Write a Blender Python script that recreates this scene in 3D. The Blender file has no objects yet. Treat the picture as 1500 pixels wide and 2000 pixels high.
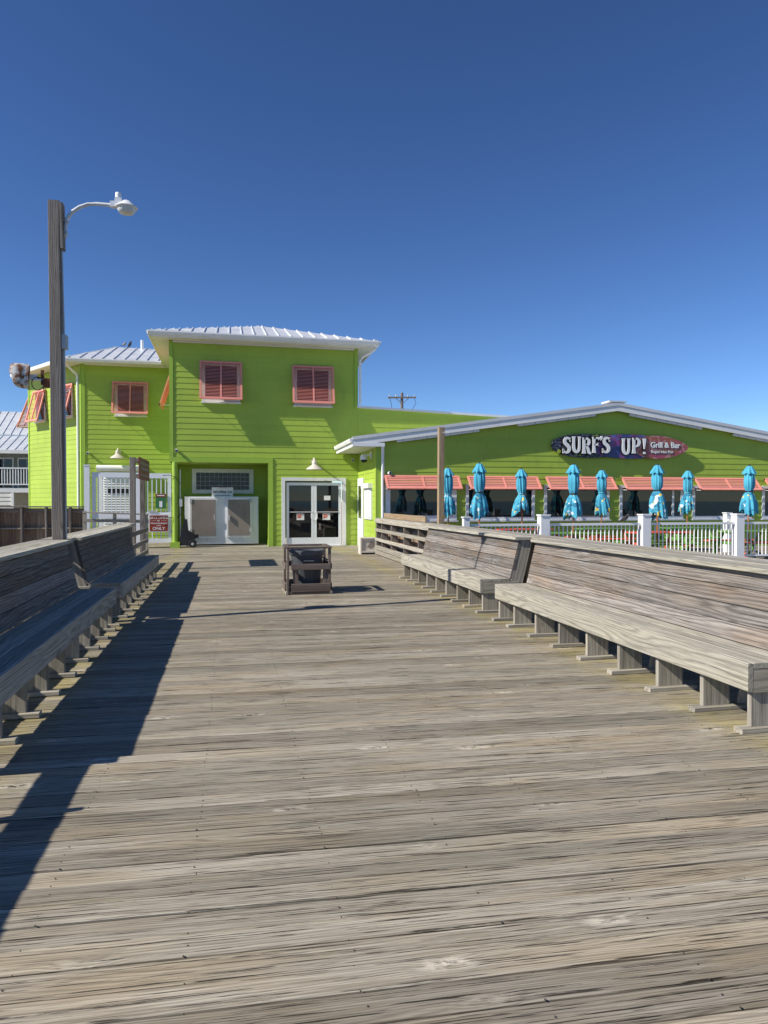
import bpy, bmesh, math, random
from mathutils import Vector, Matrix
R = math.radians
random.seed(7)
S = bpy.context.scene
COL = S.collection

# ------------------------------------------------------------------ camera
F_PX, XV, HOR, EYE = 1370.0, 450.0, 978.0, 1.62
yaw = math.atan((750 - XV) / F_PX); pit = math.atan((1000 - HOR) / F_PX)
fw = Vector((math.sin(yaw) * math.cos(pit), math.cos(yaw) * math.cos(pit), -math.sin(pit)))
rt = Vector((math.cos(yaw), -math.sin(yaw), 0)); up = rt.cross(fw)
cam = bpy.data.objects.new('camera', bpy.data.cameras.new('camera')); COL.objects.link(cam)
cam.matrix_world = Matrix(((rt.x, up.x, -fw.x, 0), (rt.y, up.y, -fw.y, 0), (rt.z, up.z, -fw.z, EYE), (0, 0, 0, 1)))
cam.data.sensor_fit = 'VERTICAL'; cam.data.sensor_height = 24; cam.data.lens = 24 * F_PX / 2000
cam.data.clip_start = .05; cam.data.clip_end = 6000
S.camera = cam

# ------------------------------------------------------------------ light
SUN_EL = R(38.8); SX, SY = -.98, -.205                     # towards the sun, in plan
W = bpy.data.worlds.new('World'); S.world = W; W.use_nodes = True
wn = W.node_tree; bg = wn.nodes['Background']
sky = wn.nodes.new('ShaderNodeTexSky'); sky.sky_type = 'NISHITA'; sky.sun_disc = False
sky.sun_elevation = SUN_EL; sky.sun_rotation = math.atan2(SX, SY)
sky.air_density = .78; sky.dust_density = .02; sky.ozone_density = 4.5; sky.altitude = 0
hs_ = wn.nodes.new('ShaderNodeHueSaturation'); hs_.inputs['Saturation'].default_value = 1.06; hs_.inputs['Hue'].default_value = .503
gm_ = wn.nodes.new('ShaderNodeGamma'); gm_.inputs[1].default_value = 1.24; wn.links.new(hs_.outputs[0], gm_.inputs[0])
wn.links.new(sky.outputs[0], hs_.inputs['Color']); wn.links.new(gm_.outputs[0], bg.inputs[0]); bg.inputs[1].default_value = .069
sun = bpy.data.objects.new('sun', bpy.data.lights.new('sun', 'SUN')); COL.objects.link(sun)
sun.data.energy = 5.0; sun.data.angle = R(.53); sun.data.color = (1, .94, .85)
sd = Vector((SX * math.cos(SUN_EL), SY * math.cos(SUN_EL), math.sin(SUN_EL))).normalized()
sun.rotation_euler = sd.to_track_quat('Z', 'Y').to_euler()
S.view_settings.view_transform = 'Standard'; S.view_settings.look = 'None'
S.view_settings.gamma = 1; S.view_settings.exposure = .38

# ------------------------------------------------------------------ materials
def lin(c): return tuple((v / 12.92 if v <= .04045 else ((v + .055) / 1.055) ** 2.4) for v in c)
class NT:
    def __init__(s, name):
        s.m = bpy.data.materials.new(name); s.m.use_nodes = True; s.t = s.m.node_tree
        s.b = s.t.nodes['Principled BSDF']
    def n(s, typ, **kw):
        nd = s.t.nodes.new('ShaderNode' + typ)
        for k, v in kw.items():
            if hasattr(nd, k) and k not in ('Scale',): setattr(nd, k, v)
            else: nd.inputs[k].default_value = v
        return nd
    def l(s, a, b): s.t.links.new(a, b)
    def val(s, sock, v):
        if isinstance(v, (int, float)): sock.default_value = v
        elif isinstance(v, tuple): sock.default_value = v if len(v) == len(sock.default_value) else v + (1,)
        else: s.l(v, sock)
    def math(s, op, a, b=0.0, clamp=False):
        nd = s.t.nodes.new('ShaderNodeMath'); nd.operation = op; nd.use_clamp = clamp
        s.val(nd.inputs[0], a); s.val(nd.inputs[1], b); return nd.outputs[0]
    def mul(s, vec, k):
        nd = s.t.nodes.new('ShaderNodeVectorMath'); nd.operation = 'MULTIPLY'
        s.val(nd.inputs[0], vec); nd.inputs[1].default_value = k; return nd.outputs[0]
    def noise(s, vec, scale=1, detail=2, rough=.5):
        nd = s.t.nodes.new('ShaderNodeTexNoise')
        if vec is not None: s.l(vec, nd.inputs['Vector'])
        nd.inputs['Scale'].default_value = scale; nd.inputs['Detail'].default_value = detail
        nd.inputs['Roughness'].default_value = rough; return nd.outputs['Fac']
    def ramp(s, v, a, b, lo=0.0, hi=1.0):
        nd = s.t.nodes.new('ShaderNodeMapRange'); s.val(nd.inputs[0], v)
        for i, x in zip((1, 2, 3, 4), (a, b, lo, hi)): nd.inputs[i].default_value = x
        return nd.outputs[0]
    def mix(s, f, a, b):
        nd = s.t.nodes.new('ShaderNodeMix'); nd.data_type = 'RGBA'
        s.val(nd.inputs[0], f); s.val(nd.inputs[6], a); s.val(nd.inputs[7], b); return nd.outputs[2]
    def bump(s, h, strength, dist=.004):
        nd = s.t.nodes.new('ShaderNodeBump'); nd.inputs['Strength'].default_value = strength
        nd.inputs['Distance'].default_value = dist; s.l(h, nd.inputs['Height']); s.l(nd.outputs[0], s.b.inputs['Normal'])
    def set(s, col=None, rough=.6, metal=0, spec=.5):
        if col is not None: s.val(s.b.inputs['Base Color'], col)
        s.val(s.b.inputs['Roughness'], rough); s.b.inputs['Metallic'].default_value = metal
        s.b.inputs['Specular IOR Level'].default_value = spec; return s.m
    def objvec(s):
        tc = s.n('TexCoord'); oi = s.n('ObjectInfo'); cx = s.n('CombineXYZ')
        for i, k in enumerate((61.0, 173.0, 37.0)): s.l(s.math('MULTIPLY', oi.outputs['Random'], k), cx.inputs[i])
        ad = s.t.nodes.new('ShaderNodeVectorMath'); s.l(tc.outputs['Object'], ad.inputs[0]); s.l(cx.outputs[0], ad.inputs[1])
        return ad.outputs[0], oi.outputs['Random']
    def pos(s): return s.n('NewGeometry').outputs['Position']

def wood(name, light, mid, dark, tint, tintamt=.5, ringf=16, ringamt=.5, warp=3.0, crack=.8, bump=.6, knots=1.0, stain=None, vlo=.76, fibre=.42, kprob=.74, lng=1.0):
    """weathered timber, grain along local X"""
    t = NT(name); p, rnd = t.objvec()
    sep = t.n('SeparateXYZ'); t.l(p, sep.inputs[0])
    wz = t.noise(t.mul(p, (.42, 4.0, 4.0)), 1, 2.5, .5)
    vo = t.n('TexVoronoi'); t.l(t.mul(p, (1.7, 5.4, 5.4)), vo.inputs['Vector']); vo.inputs['Scale'].default_value = 1
    cs = t.n('SeparateColor'); t.l(vo.outputs['Color'], cs.inputs[0])
    has = t.math('GREATER_THAN', cs.outputs[0], float(kprob))
    kn = t.math('MULTIPLY', t.ramp(vo.outputs['Distance'], .02, .30, 1, 0), has)
    core = t.math('MULTIPLY', t.ramp(vo.outputs['Distance'], .05, .13, 1, 0), has)
    yz = t.math('ADD', sep.outputs[1], t.math('MULTIPLY', sep.outputs[2], .8))
    s = t.math('ADD', t.math('MULTIPLY', yz, float(ringf)), t.math('MULTIPLY', wz, float(warp) * 3))
    s = t.math('ADD', s, t.math('MULTIPLY', kn, 2.2 * knots))
    s = t.math('ADD', s, t.math('MULTIPLY', t.noise(t.mul(p, (1.6, 22, 22)), 1, 4, .6), 1.5))
    band = t.math('POWER', t.math('ADD', t.math('MULTIPLY', t.math('SINE', t.math('MULTIPLY', s, 6.283)), .5), .5), 2.2)
    fib = t.noise(t.mul(p, (3.5, 190, 190)), 1, 3, .65)
    strk = t.noise(t.mul(p, (.45 * lng, 48, 48)), 1, 5, .66)
    crk = t.ramp(t.noise(t.mul(p, (1.3 * lng, 120, 120)), 1, 3, .62), .60, .64)
    crk2 = t.ramp(t.noise(t.mul(p, (.7 * lng, 62, 62)), 1, 6, .70), .63, .65)
    patch = t.ramp(t.noise(t.mul(p, (.9, 3.2, 3.2)), 1, 3, .6), .44, .68)
    c = t.mix(t.ramp(strk, .33, .66), mid, light)
    c = t.mix(t.math('MULTIPLY', patch, float(tintamt)), c, tint)
    if stain:                                              # broad algae / dirt zones over many boards
        w1 = t.ramp(t.noise(t.mul(t.pos(), (.35, .9, .9)), 1, 3, .6), .45, .66)
        c = t.mix(t.math('MULTIPLY', w1, .55), c, stain)
        sx = t.n('SeparateXYZ'); t.l(t.pos(), sx.inputs[0])
        dist = t.math('MINIMUM', t.math('ABSOLUTE', t.math('SUBTRACT', sx.outputs[0], 3.62)), t.math('ABSOLUTE', t.math('ADD', sx.outputs[0], 1.55)))
        yl = t.math('MULTIPLY', t.ramp(dist, .12, .42, 1, 0), t.ramp(t.noise(t.mul(t.pos(), (2.5, 2.0, 1)), 1, 4, .6), .36, .60))
        c = t.mix(t.math('MULTIPLY', yl, .6), c, (.46, .39, .13))
    c = t.mix(t.math('MULTIPLY', band, float(ringamt)), c, dark)
    c = t.mix(t.math('MULTIPLY', t.ramp(fib, .40, .68), float(fibre)), c, dark)
    c = t.mix(t.math('MULTIPLY', t.math('MAXIMUM', crk, crk2), float(crack)), c, tuple(v * .45 for v in dark))
    halo = t.math('MULTIPLY', t.math('MULTIPLY', t.ramp(vo.outputs['Distance'], .10, .24, 1, 0), has), t.ramp(t.noise(t.mul(p, (14, 40, 40)), 1, 3, .6), .42, .58))
    c = t.mix(t.math('MULTIPLY', halo, .65 * knots), c, tuple(min(1, v * 1.25) for v in light))
    kc = t.math('MULTIPLY', core, t.ramp(t.noise(t.mul(p, (30, 70, 70)), 1, 3, .6), .45, .56))
    c = t.mix(t.math('MULTIPLY', kc, .8 * knots), c, tuple(v * .5 for v in dark))
    hs = t.n('HueSaturation'); t.l(c, hs.inputs['Color']); t.l(t.ramp(rnd, 0, 1, vlo, 1.16), hs.inputs['Value'])
    h = t.math('SUBTRACT', t.math('MULTIPLY', fib, .35), t.math('MULTIPLY', band, .25))
    h = t.math('SUBTRACT', h, t.math('MAXIMUM', crk, crk2))
    t.bump(h, bump, .003)
    return t.set(hs.outputs[0], .82, 0, .25)

def paint(name, col, rough=.5, var=.08, grime=None, scale=1.5, bump=0, spec=.4):
    t = NT(name); p, rnd = t.objvec()
    n1 = t.noise(t.pos(), scale, 4, .6)
    c = t.mix(t.ramp(n1, .3, .7), tuple(v * (1 - var) for v in col), tuple(min(1, v * (1 + var)) for v in col))
    if grime:
        g = t.ramp(t.noise(t.mul(t.pos(), (6, 6, 1.2)), 1, 4, .65), .56, .74)
        c = t.mix(t.math('MULTIPLY', g, .45), c, grime)
    hs = t.n('HueSaturation'); t.l(c, hs.inputs['Color']); t.l(t.ramp(rnd, 0, 1, .965, 1.035), hs.inputs['Value'])
    if bump: t.bump(t.noise(t.mul(p, (6, 90, 90)), 1, 3), bump, .002)
    return t.set(hs.outputs[0], rough, 0, spec)

M = {}
M['deck'] = wood('deck_wood', (.50, .455, .365), (.305, .27, .205), (.075, .058, .041), (.40, .30, .16), .48, 70, .40, 5.0, .95, .75, 1.3, (.25, .24, .185), .70, .48, .58, 1.7)
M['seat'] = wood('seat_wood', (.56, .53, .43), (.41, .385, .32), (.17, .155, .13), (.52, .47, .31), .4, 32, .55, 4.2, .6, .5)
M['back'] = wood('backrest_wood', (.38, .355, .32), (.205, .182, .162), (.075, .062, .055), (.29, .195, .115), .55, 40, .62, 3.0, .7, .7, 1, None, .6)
M['post'] = wood('post_wood', (.36, .325, .29), (.235, .20, .17), (.085, .068, .058), (.31, .25, .175), .4, 34, .65, 3.2, .7, .6)
M['leg'] = wood('leg_wood', (.47, .44, .375), (.33, .305, .255), (.14, .12, .10), (.47, .42, .26), .5, 18, .45, 1.6, .5, .5)
M['tan'] = wood('tan_timber', (.44, .335, .215), (.32, .235, .145), (.15, .10, .06), (.45, .30, .15), .4, 14, .4, 2.2, .5, .4)
M['picket'] = wood('picket_wood', (.40, .275, .18), (.24, .145, .095), (.085, .05, .035), (.50, .42, .33), .5, 15, .45, 2.0, .5, .4)
M['bin'] = wood('bin_wood', (.24, .20, .17), (.15, .12, .10), (.055, .042, .036), (.20, .14, .095), .4, 15, .5, 3, .5, .4)
GREEN = (.345, .475, .058)
M['green'] = paint('green_paint', GREEN, .55, .07, (.22, .33, .05), scale=.8, bump=.15)
M['greentrim'] = paint('green_trim_paint', (.31, .47, .055), .5, .03)
M['white'] = paint('white_trim_paint', (.80, .80, .78), .4, .04, (.62, .61, .56))
M['vinyl'] = paint('white_vinyl', (.78, .79, .80), .3, .03, (.64, .63, .59))
M['soffit'] = paint('soffit_paint', (.72, .71, .66), .6, .04)
M['coral'] = paint('coral_paint', (.72, .27, .215), .5, .08)
M['white_worn'] = paint('worn_white_enamel', (.74, .75, .74), .35, .05, (.42, .40, .36))
M['grey_metal'] = paint('grey_metal', (.42, .43, .44), .4, .08)
M['black'] = paint('black_plastic', (.016, .016, .018), .5, .2)
M['can'] = paint('grey_can_plastic', (.085, .092, .105), .42, .15)
M['kick'] = paint('brown_panel', (.24, .20, .17), .45, .12, (.12, .09, .07))
M['beige'] = paint('beige_plastic', (.58, .53, .46), .55, .05)
M['pgreen'] = paint('picnic_green', (.13, .29, .055), .5, .1)
M['pred'] = paint('picnic_red', (.62, .10, .065), .5, .1)
M['signred'] = paint('sign_red', (.27, .04, .022), .4, .08)
M['signbrown'] = paint('faded_sign_brown', (.20, .055, .04), .5, .2)
M['signwhite'] = paint('sign_white', (.82, .82, .80), .45, .02)
M['poster'] = paint('poster_green', (.045, .17, .06), .5, .1)
M['conduit'] = paint('conduit_grey', (.46, .46, .47), .4, .05)
M['cable'] = paint('black_cable', (.015, .015, .016), .5, .1)
M['bird'] = paint('dark_feathers', (.03, .028, .032), .5, .3)
M['birdlight'] = paint('grey_feathers', (.35, .34, .33), .6, .2)
M['galv'] = paint('galvanised', (.62, .63, .64), .35, .05)
def roofmat():
    t = NT('metal_roof'); n1 = t.noise(t.pos(), 2.2, 4, .6)
    c = t.mix(t.ramp(n1, .35, .7), (.66, .68, .69), (.78, .79, .79))
    return t.set(c, t.ramp(n1, .3, .7, .28, .42), .25, .5)
M['roof'] = roofmat()
M['nailgrey'] = paint('weathered_nail', (.07, .06, .055), .6, .2)
def glassmat(name, col):
    t = NT(name); t.bump(t.noise(t.pos(), .7, 1), .05, .02)
    t.b.inputs['IOR'].default_value = 1.5
    return t.set(t.mix(t.ramp(t.noise(t.pos(), 1.3, 3), .4, .65), col, tuple(v * .35 for v in col)), .02, 0, .6)
M['glass'] = glassmat('window_glass', (.006, .008, .012))
M['gblock'] = paint('dark_glass_block', (.05, .052, .055), .18, .4, scale=7)
def rust():
    t = NT('rusty_enamel'); tc = t.n('TexCoord'); n1 = t.noise(tc.outputs['Object'], 7, 5, .65)
    c = t.mix(t.ramp(n1, .42, .53), (.55, .55, .53), (.17, .062, .022))
    c = t.mix(t.ramp(t.noise(tc.outputs['Object'], 30, 3), .5, .75, 0, .6), c, (.09, .035, .018))
    return t.set(c, t.ramp(n1, .45, .6, .35, .85), 0, .4)
M['rust'] = rust()
M['rustdark'] = paint('rusted_iron', (.16, .06, .03), .85, .4, scale=30)
def umb():
    t = NT('umbrella_fabric'); tc = t.n('TexCoord'); p, rnd = t.objvec()
    sp = t.n('SeparateXYZ'); t.l(tc.outputs['Object'], sp.inputs[0])
    low = t.ramp(sp.outputs[2], 1.93, 1.80)                # printed lower skirt
    big = t.ramp(t.noise(p, 5.0, 2.0, .5), .635, .66)
    yel = t.ramp(t.noise(t.mul(p, (1.3, 1.3, 1)), 6.5, 1, .5), .66, .68)
    dk = t.ramp(t.noise(t.mul(p, (1, 1, 1.5)), 4.2, 3, .5), .53, .57)
    c = t.mix(t.ramp(t.noise(p, 3, 3), .3, .7), (.06, .31, .44), (.085, .40, .54))
    c = t.mix(t.math('MULTIPLY', low, t.math('MULTIPLY', dk, .75)), c, (.02, .12, .22))
    c = t.mix(t.math('MULTIPLY', low, big), c, (.72, .76, .78))
    c = t.mix(t.math('MULTIPLY', low, yel), c, (.75, .50, .06))
    t.bump(t.noise(p, 60, 2), .15, .003)
    return t.set(c, .85, 0, .2)
M['umb'] = umb()
def swirl(name, a, b, c3, sc, w):
    t = NT(name); tc = t.n('TexCoord'); v = tc.outputs['Object']
    n1 = t.noise(v, sc, 2, .5); s = t.math('SINE', t.math('MULTIPLY', n1, float(w)))
    c = t.mix(t.ramp(s, .55, .75), t.mix(t.ramp(t.noise(v, sc * .7, 2), .42, .56), a, b), c3)
    return t.set(c, .3, 0, .5)
M['surf_a'] = swirl('surfboard_black_print', (.008, .008, .012), (.012, .012, .02), (.10, .11, .17), 3.0, 40)
M['surf_b'] = swirl('surfboard_purple_print', (.16, .13, .40), (.035, .045, .17), (.20, .05, .19), 2.0, 18)
M['surf_c'] = swirl('surfboard_pink_print', (.36, .07, .12), (.33, .095, .055), (.46, .22, .21), 2.4, 26)
M['lime'] = paint('lime_print', (.33, .42, .06), .4, .2)
M['ink'] = paint('black_ink', (.008, .008, .010), .5, .1)
M['redink'] = paint('red_ink', (.60, .07, .03), .5, .1)
M['signpaper'] = paint('paper_white', (.80, .79, .76), .5, .02)
M['lens'] = paint('lamp_lens', (.62, .63, .62), .2, .05)
def sandmat():
    t = NT('sand'); n1 = t.noise(t.pos(), .6, 6, .6)
    t.bump(t.noise(t.pos(), 6, 5, .7), .5, .05)
    return t.set(t.mix(n1, (.36, .30, .21), (.50, .43, .32)), .9, 0, .2)
M['sand'] = sandmat()
def seamat():
    t = NT('sea_water'); n1 = t.noise(t.mul(t.pos(), (.25, .8, 1)), 1, 5, .6); t.bump(n1, .6, .3)
    return t.set((.012, .045, .06), .12, 0, .5)
M['sea'] = seamat()

# ------------------------------------------------------------------ mesh helpers
def link(o, parent=None):
    COL.objects.link(o)
    if parent is not None: o.parent = parent
    return o
def tag(o, label=None, cat=None, group=None, kind=None):
    for k, v in (('label', label), ('category', cat), ('group', group), ('kind', kind)):
        if v: o[k] = v
    return o
def empty(name, loc=(0, 0, 0), label=None, cat=None, group=None, rz=0, parent=None):
    o = bpy.data.objects.new(name, None); o.location = loc; o.rotation_euler = (0, 0, rz); o.empty_display_size = .2
    link(o, parent); return tag(o, label, cat, group)
class MB:
    def __init__(s): s.v = []; s.f = []
    def add(s, vs, fs):
        b = len(s.v); s.v += [tuple(v) for v in vs]; s.f += [tuple(b + i for i in f) for f in fs]; return s
    def hexa(s, p):   # 8 points: bottom 4 ccw, top 4 ccw
        return s.add(p, [(3, 2, 1, 0), (4, 5, 6, 7), (0, 1, 5, 4), (1, 2, 6, 5), (2, 3, 7, 6), (3, 0, 4, 7)])
    def box(s, x0, x1, y0, y1, z0, z1):
        return s.hexa([(x0, y0, z0), (x1, y0, z0), (x1, y1, z0), (x0, y1, z0), (x0, y0, z1), (x1, y0, z1), (x1, y1, z1), (x0, y1, z1)])
    def bar(s, a, b, w, t, upv=(0, 0, 1)):     # box from a to b, w across, t along upv
        a = Vector(a); b = Vector(b); d = (b - a).normalized(); u = Vector(upv)
        if abs(d.dot(u)) > .99: u = Vector((0, 1, 0))
        sd_ = d.cross(u).normalized() * w / 2; uu = sd_.cross(d).normalized() * t / 2
        return s.hexa([a - sd_ - uu, a + sd_ - uu, a + sd_ + uu, a - sd_ + uu, b - sd_ - uu, b + sd_ - uu, b + sd_ + uu, b - sd_ + uu])
    def tube(s, pts, r, n=10, cap=True):
        pts = [Vector(p) for p in pts]; rs = r if isinstance(r, (list, tuple)) else [r] * len(pts); rings = []
        ref = Vector((.31, .17, .94))
        for i, p in enumerate(pts):
            d = (pts[min(i + 1, len(pts) - 1)] - pts[max(i - 1, 0)]).normalized()
            if abs(d.dot(ref)) > .97: ref = Vector((1, .2, .1))
            a = d.cross(ref).normalized(); b = d.cross(a)
            rings.append([p + (a * math.cos(2 * math.pi * k / n) + b * math.sin(2 * math.pi * k / n)) * rs[i] for k in range(n)])
        vs = [q for g in rings for q in g]
        fs = [(i * n + k, i * n + (k + 1) % n, (i + 1) * n + (k + 1) % n, (i + 1) * n + k) for i in range(len(pts) - 1) for k in range(n)]
        if cap: fs += [tuple(range(n))[::-1], tuple((len(pts) - 1) * n + k for k in range(n))]
        return s.add(vs, fs)
    def lathe(s, prof, c=(0, 0, 0), n=24, axis='z'):
        vs = []
        for r, z in prof:
            for k in range(n):
                a = 2 * math.pi * k / n; q = (r * math.cos(a), r * math.sin(a), z)
                if axis == 'y': q = (q[0], q[2], q[1])
                if axis == 'x': q = (q[2], q[0], q[1])
                vs.append((c[0] + q[0], c[1] + q[1], c[2] + q[2]))
        fs = [(i * n + k, i * n + (k + 1) % n, (i + 1) * n + (k + 1) % n, (i + 1) * n + k) for i in range(len(prof) - 1) for k in range(n)]
        return s.add(vs, fs)
    def poly(s, pts, thick):                    # planar polygon extruded by vector
        t = Vector(thick); n = len(pts); a = [Vector(p) for p in pts]; b = [p + t for p in a]
        return s.add(a + b, [tuple(range(n))[::-1], tuple(range(n, 2 * n))] + [(i, (i + 1) % n, n + (i + 1) % n, n + i) for i in range(n)])
    def mesh(s, name, mat, smooth=False):
        me = bpy.data.meshes.new(name); me.from_pydata(s.v, [], s.f); me.update()
        bm = bmesh.new(); bm.from_mesh(me); bmesh.ops.recalc_face_normals(bm, faces=bm.faces); bm.to_mesh(me); bm.free()
        me.materials.append(mat)
        if smooth:
            for p in me.polygons: p.use_smooth = True
            me.set_sharp_from_angle(angle=R(40))
        return me
    def build(s, name, mat, parent=None, smooth=False, loc=None, world=False):
        o = bpy.data.objects.new(name, s.mesh(name, mat, smooth))
        if world: o.location = -parent_world(parent).translation
        if loc: o.location = loc
        return link(o, parent)
def bx(name, x0, x1, y0, y1, z0, z1, mat, parent=None):
    return MB().box(x0, x1, y0, y1, z0, z1).build(name, mat, parent)
BC = {}
def chbox(L, w, t, mat, c=.005):
    """board with chamfered long edges, length along X, centred; shared mesh data"""
    key = (round(L, 3), round(w, 3), round(t, 3), mat.name)
    if key in BC: return BC[key]
    a, b = w / 2, t / 2; c = min(c, a * .5, b * .5)
    ring = [(-a + c, -b), (a - c, -b), (a, -b + c), (a, b - c), (a - c, b), (-a + c, b), (-a, b - c), (-a, -b + c)]
    m = MB(); vs = [(-L / 2, y, z) for y, z in ring] + [(L / 2, y, z) for y, z in ring]
    m.add(vs, [tuple(range(8))[::-1], tuple(range(8, 16))] + [(i, (i + 1) % 8, 8 + (i + 1) % 8, 8 + i) for i in range(8)])
    BC[key] = m.mesh('board', mat); return BC[key]
def beam(name, a, b, w, t, mat, parent=None, upv=(0, 0, 1), jit=0):
    """timber from a to b: width w across, thickness t along upv; grain runs a->b"""
    a = Vector(a); b = Vector(b); d = b - a; L = d.length; d.normalize(); u = Vector(upv)
    if abs(d.dot(u)) > .99: u = Vector((0, 1, 0))
    y = u.cross(d).normalized(); z = d.cross(y)
    o = bpy.data.objects.new(name, chbox(L, w, t, mat)); c = (a + b) / 2
    if jit: c = c + z * random.uniform(-jit, jit)
    o.matrix_world = Matrix(((d.x, y.x, z.x, c.x), (d.y, y.y, z.y, c.y), (d.z, y.z, z.z, c.z), (0, 0, 0, 1)))
    link(o)
    if parent is not None:
        o.parent = parent; o.matrix_parent_inverse = Matrix.Translation(parent.matrix_world.translation).inverted() if False else Matrix()
        if parent.type == 'EMPTY' or True:
            mw = parent_world(parent); o.matrix_basis = mw.inverted() @ Matrix(((d.x, y.x, z.x, c.x), (d.y, y.y, z.y, c.y), (d.z, y.z, z.z, c.z), (0, 0, 0, 1)))
    return o
def parent_world(p):
    m = p.matrix_basis.copy(); q = p.parent
    while q is not None: m = q.matrix_basis @ m; q = q.parent
    return m
def text(name, s, size, mat, loc, rot, parent=None, extrude=.004, offset=0, align='CENTER', sx=1.0):
    cu = bpy.data.curves.new(name, 'FONT'); cu.body = s; cu.size = size; cu.extrude = extrude; cu.offset = offset
    cu.align_x = align; cu.align_y = 'CENTER'; cu.resolution_u = 3
    tmp = bpy.data.objects.new('tmp', cu); COL.objects.link(tmp)
    bpy.context.view_layer.update()
    me = bpy.data.meshes.new_from_object(tmp.evaluated_get(bpy.context.evaluated_depsgraph_get()))
    bpy.data.objects.remove(tmp); me.materials.clear(); me.materials.append(mat)
    o = bpy.data.objects.new(name, me); o.location = loc; o.rotation_euler = rot; o.scale = (sx, 1, 1)
    o['kind'] = 'stuff'
    return link(o, parent)
FRONT = (R(90), 0, 0)                           # lettering facing -Y

# ------------------------------------------------------------------ the setting
YA, YB, YC = 25.13, 21.90, 30.2                 # facades: pier house, restaurant, wing
XA0, XA1 = -2.036, 4.52                         # pier house corners
XB0 = 4.549                                     # restaurant corner / its side wall
tag(MB().add([(-1500, -1500, -3.0), (1500, -1500, -3.0), (1500, 3000, -3.0), (-1500, 3000, -3.0)], [(0, 1, 2, 3)]).build('sand', M['sand']), kind='structure')
tag(MB().add([(-3000, -4000, -2.8), (3000, -4000, -2.8), (3000, 9, -2.8), (-3000, 9, -2.8)], [(0, 1, 2, 3)]).build('sea', M['sea']), kind='structure')
deck = tag(MB().box(-2.45, -2.2, -6, 25, -.36, -.042).box(4.4, 4.65, -6, 25, -.36, -.042).box(.9, 1.15, -6, 25, -.36, -.042)
           .build('deck', M['post']), kind='structure')
for yy in (-4, 2, 8, 14, 20):
    for xx in (-2.0, 4.2):
        m = MB().tube([(xx, yy, -3.2), (xx, yy, -.36)], .15, 12); m.build('pile', M['post'], deck, True)
TILT = R(-2.6); PITCH = .1405
k = 0; y = -2.2
while y < 30.2:
    x0, x1 = (-2.55, 4.85) if y < 20.6 else (-6.6, 4.5)
    if y > 25.0: x0, x1 = -6.6, -2.08
    cx = (x0 + x1) / 2; L = x1 - x0
    tl = TILT if y < 20.5 else TILT * max(0, (24.6 - y) / 4.1)
    dx, dy = math.cos(tl), math.sin(tl); sl = dy / dx
    yc = y + sl * (cx - 1.0)
    o = beam('plank', (cx - dx * L / 2, yc - dy * L / 2, -.019), (cx + dx * L / 2, yc + dy * L / 2, -.019), random.choice((.1285, .130, .1315, .1335)), .038, M['deck'], deck, jit=.0035)
    k += 1; y += PITCH if y < 20.5 or y > 24.6 else .1425
nm = MB()
for i in range(75):
    yy = -.2 + i * PITCH - 1.0 * 0
    for j in range(12):
        xx = -1.9 + j * .58
        for q in (-.034, .034):
            xq = xx + random.uniform(-.012, .012); yq = yy + q + random.uniform(-.008, .008) + math.tan(TILT) * (xx - 1.0)
            if random.random() < .8: nm.lathe([(.0001, .0022), (.0027, .0022), (.003, -.002)], (xq, yq, .0012), 6)
tag(nm.build('nail', M['nailgrey'], deck), kind='stuff')
tag(bx('patio_floor', 4.95, 24, 12.0, 21.86, -.16, -.01, M['deck']), kind='structure')

# ------------------------------------------------------------------ benches
def bench(s, x0, y0, y1, legs, zc, label):
    """s=+1 back rest towards +X; x0 front face; d = distance from the front"""
    X = lambda d: x0 + s * d
    b = empty('pier_bench', (X(.3), (y0 + y1) / 2, 0), label, 'bench', 'long benches along the pier')
    cy = (y0 + y1) / 2
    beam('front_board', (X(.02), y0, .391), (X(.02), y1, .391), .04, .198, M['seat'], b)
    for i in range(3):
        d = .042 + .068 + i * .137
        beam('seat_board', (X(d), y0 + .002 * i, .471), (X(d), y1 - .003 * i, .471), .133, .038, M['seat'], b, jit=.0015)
    for ye, sg in ((y0, 1), (y1, -1)):
        beam('end_board', (X(.043), ye + sg * .021, .365), (X(.60), ye + sg * .021, .365), .04, .168, M['leg'], b)
    for ly in legs:
        beam('leg', (X(.165), ly, .04), (X(.165), ly, .291), .24, .04, M['leg'], b, upv=(0, 1, 0))
        beam('foot', (X(-.05), ly - .012, .0195), (X(.40), ly - .012, .0195), .088, .038, M['leg'], b)
    nb = 4; tan = (.575 - .44) / (zc - .04 - .5); hgt = zc - .045 - .482
    upv = Vector((s * tan, 0, 1)).normalized()
    for i in range(nb):
        zc_ = .482 + hgt * (i + .5) / nb; d = .478 + tan * (zc_ - .5)
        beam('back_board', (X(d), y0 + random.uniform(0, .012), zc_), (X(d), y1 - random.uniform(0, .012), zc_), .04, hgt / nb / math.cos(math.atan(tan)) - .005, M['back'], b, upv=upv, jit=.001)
    for i, ly in enumerate([y0 + .03] + [l for l in legs[1:-1:2]] + [y1 - .03]):
        beam('back_support', (X(.46), ly, .0), (X(.485 + .095 + tan * (zc - .55)), ly, zc - .043), .19, .04, M['leg'], b, upv=(0, 1, 0))
    beam('cap', (X(.665), y0 - .02, zc - .02), (X(.665), y1 + .02, zc - .02), .275, .04, M['seat'], b)
    return b
XR, XL = 3.505, -1.448
bench(1, XR, 4.195, 8.967, [4.24, 4.75, 5.33, 5.94, 6.54, 7.16, 7.77, 8.42, 8.93], 1.09, 'long weathered bench nearest on the right with pale wany-edged cap board')
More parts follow.
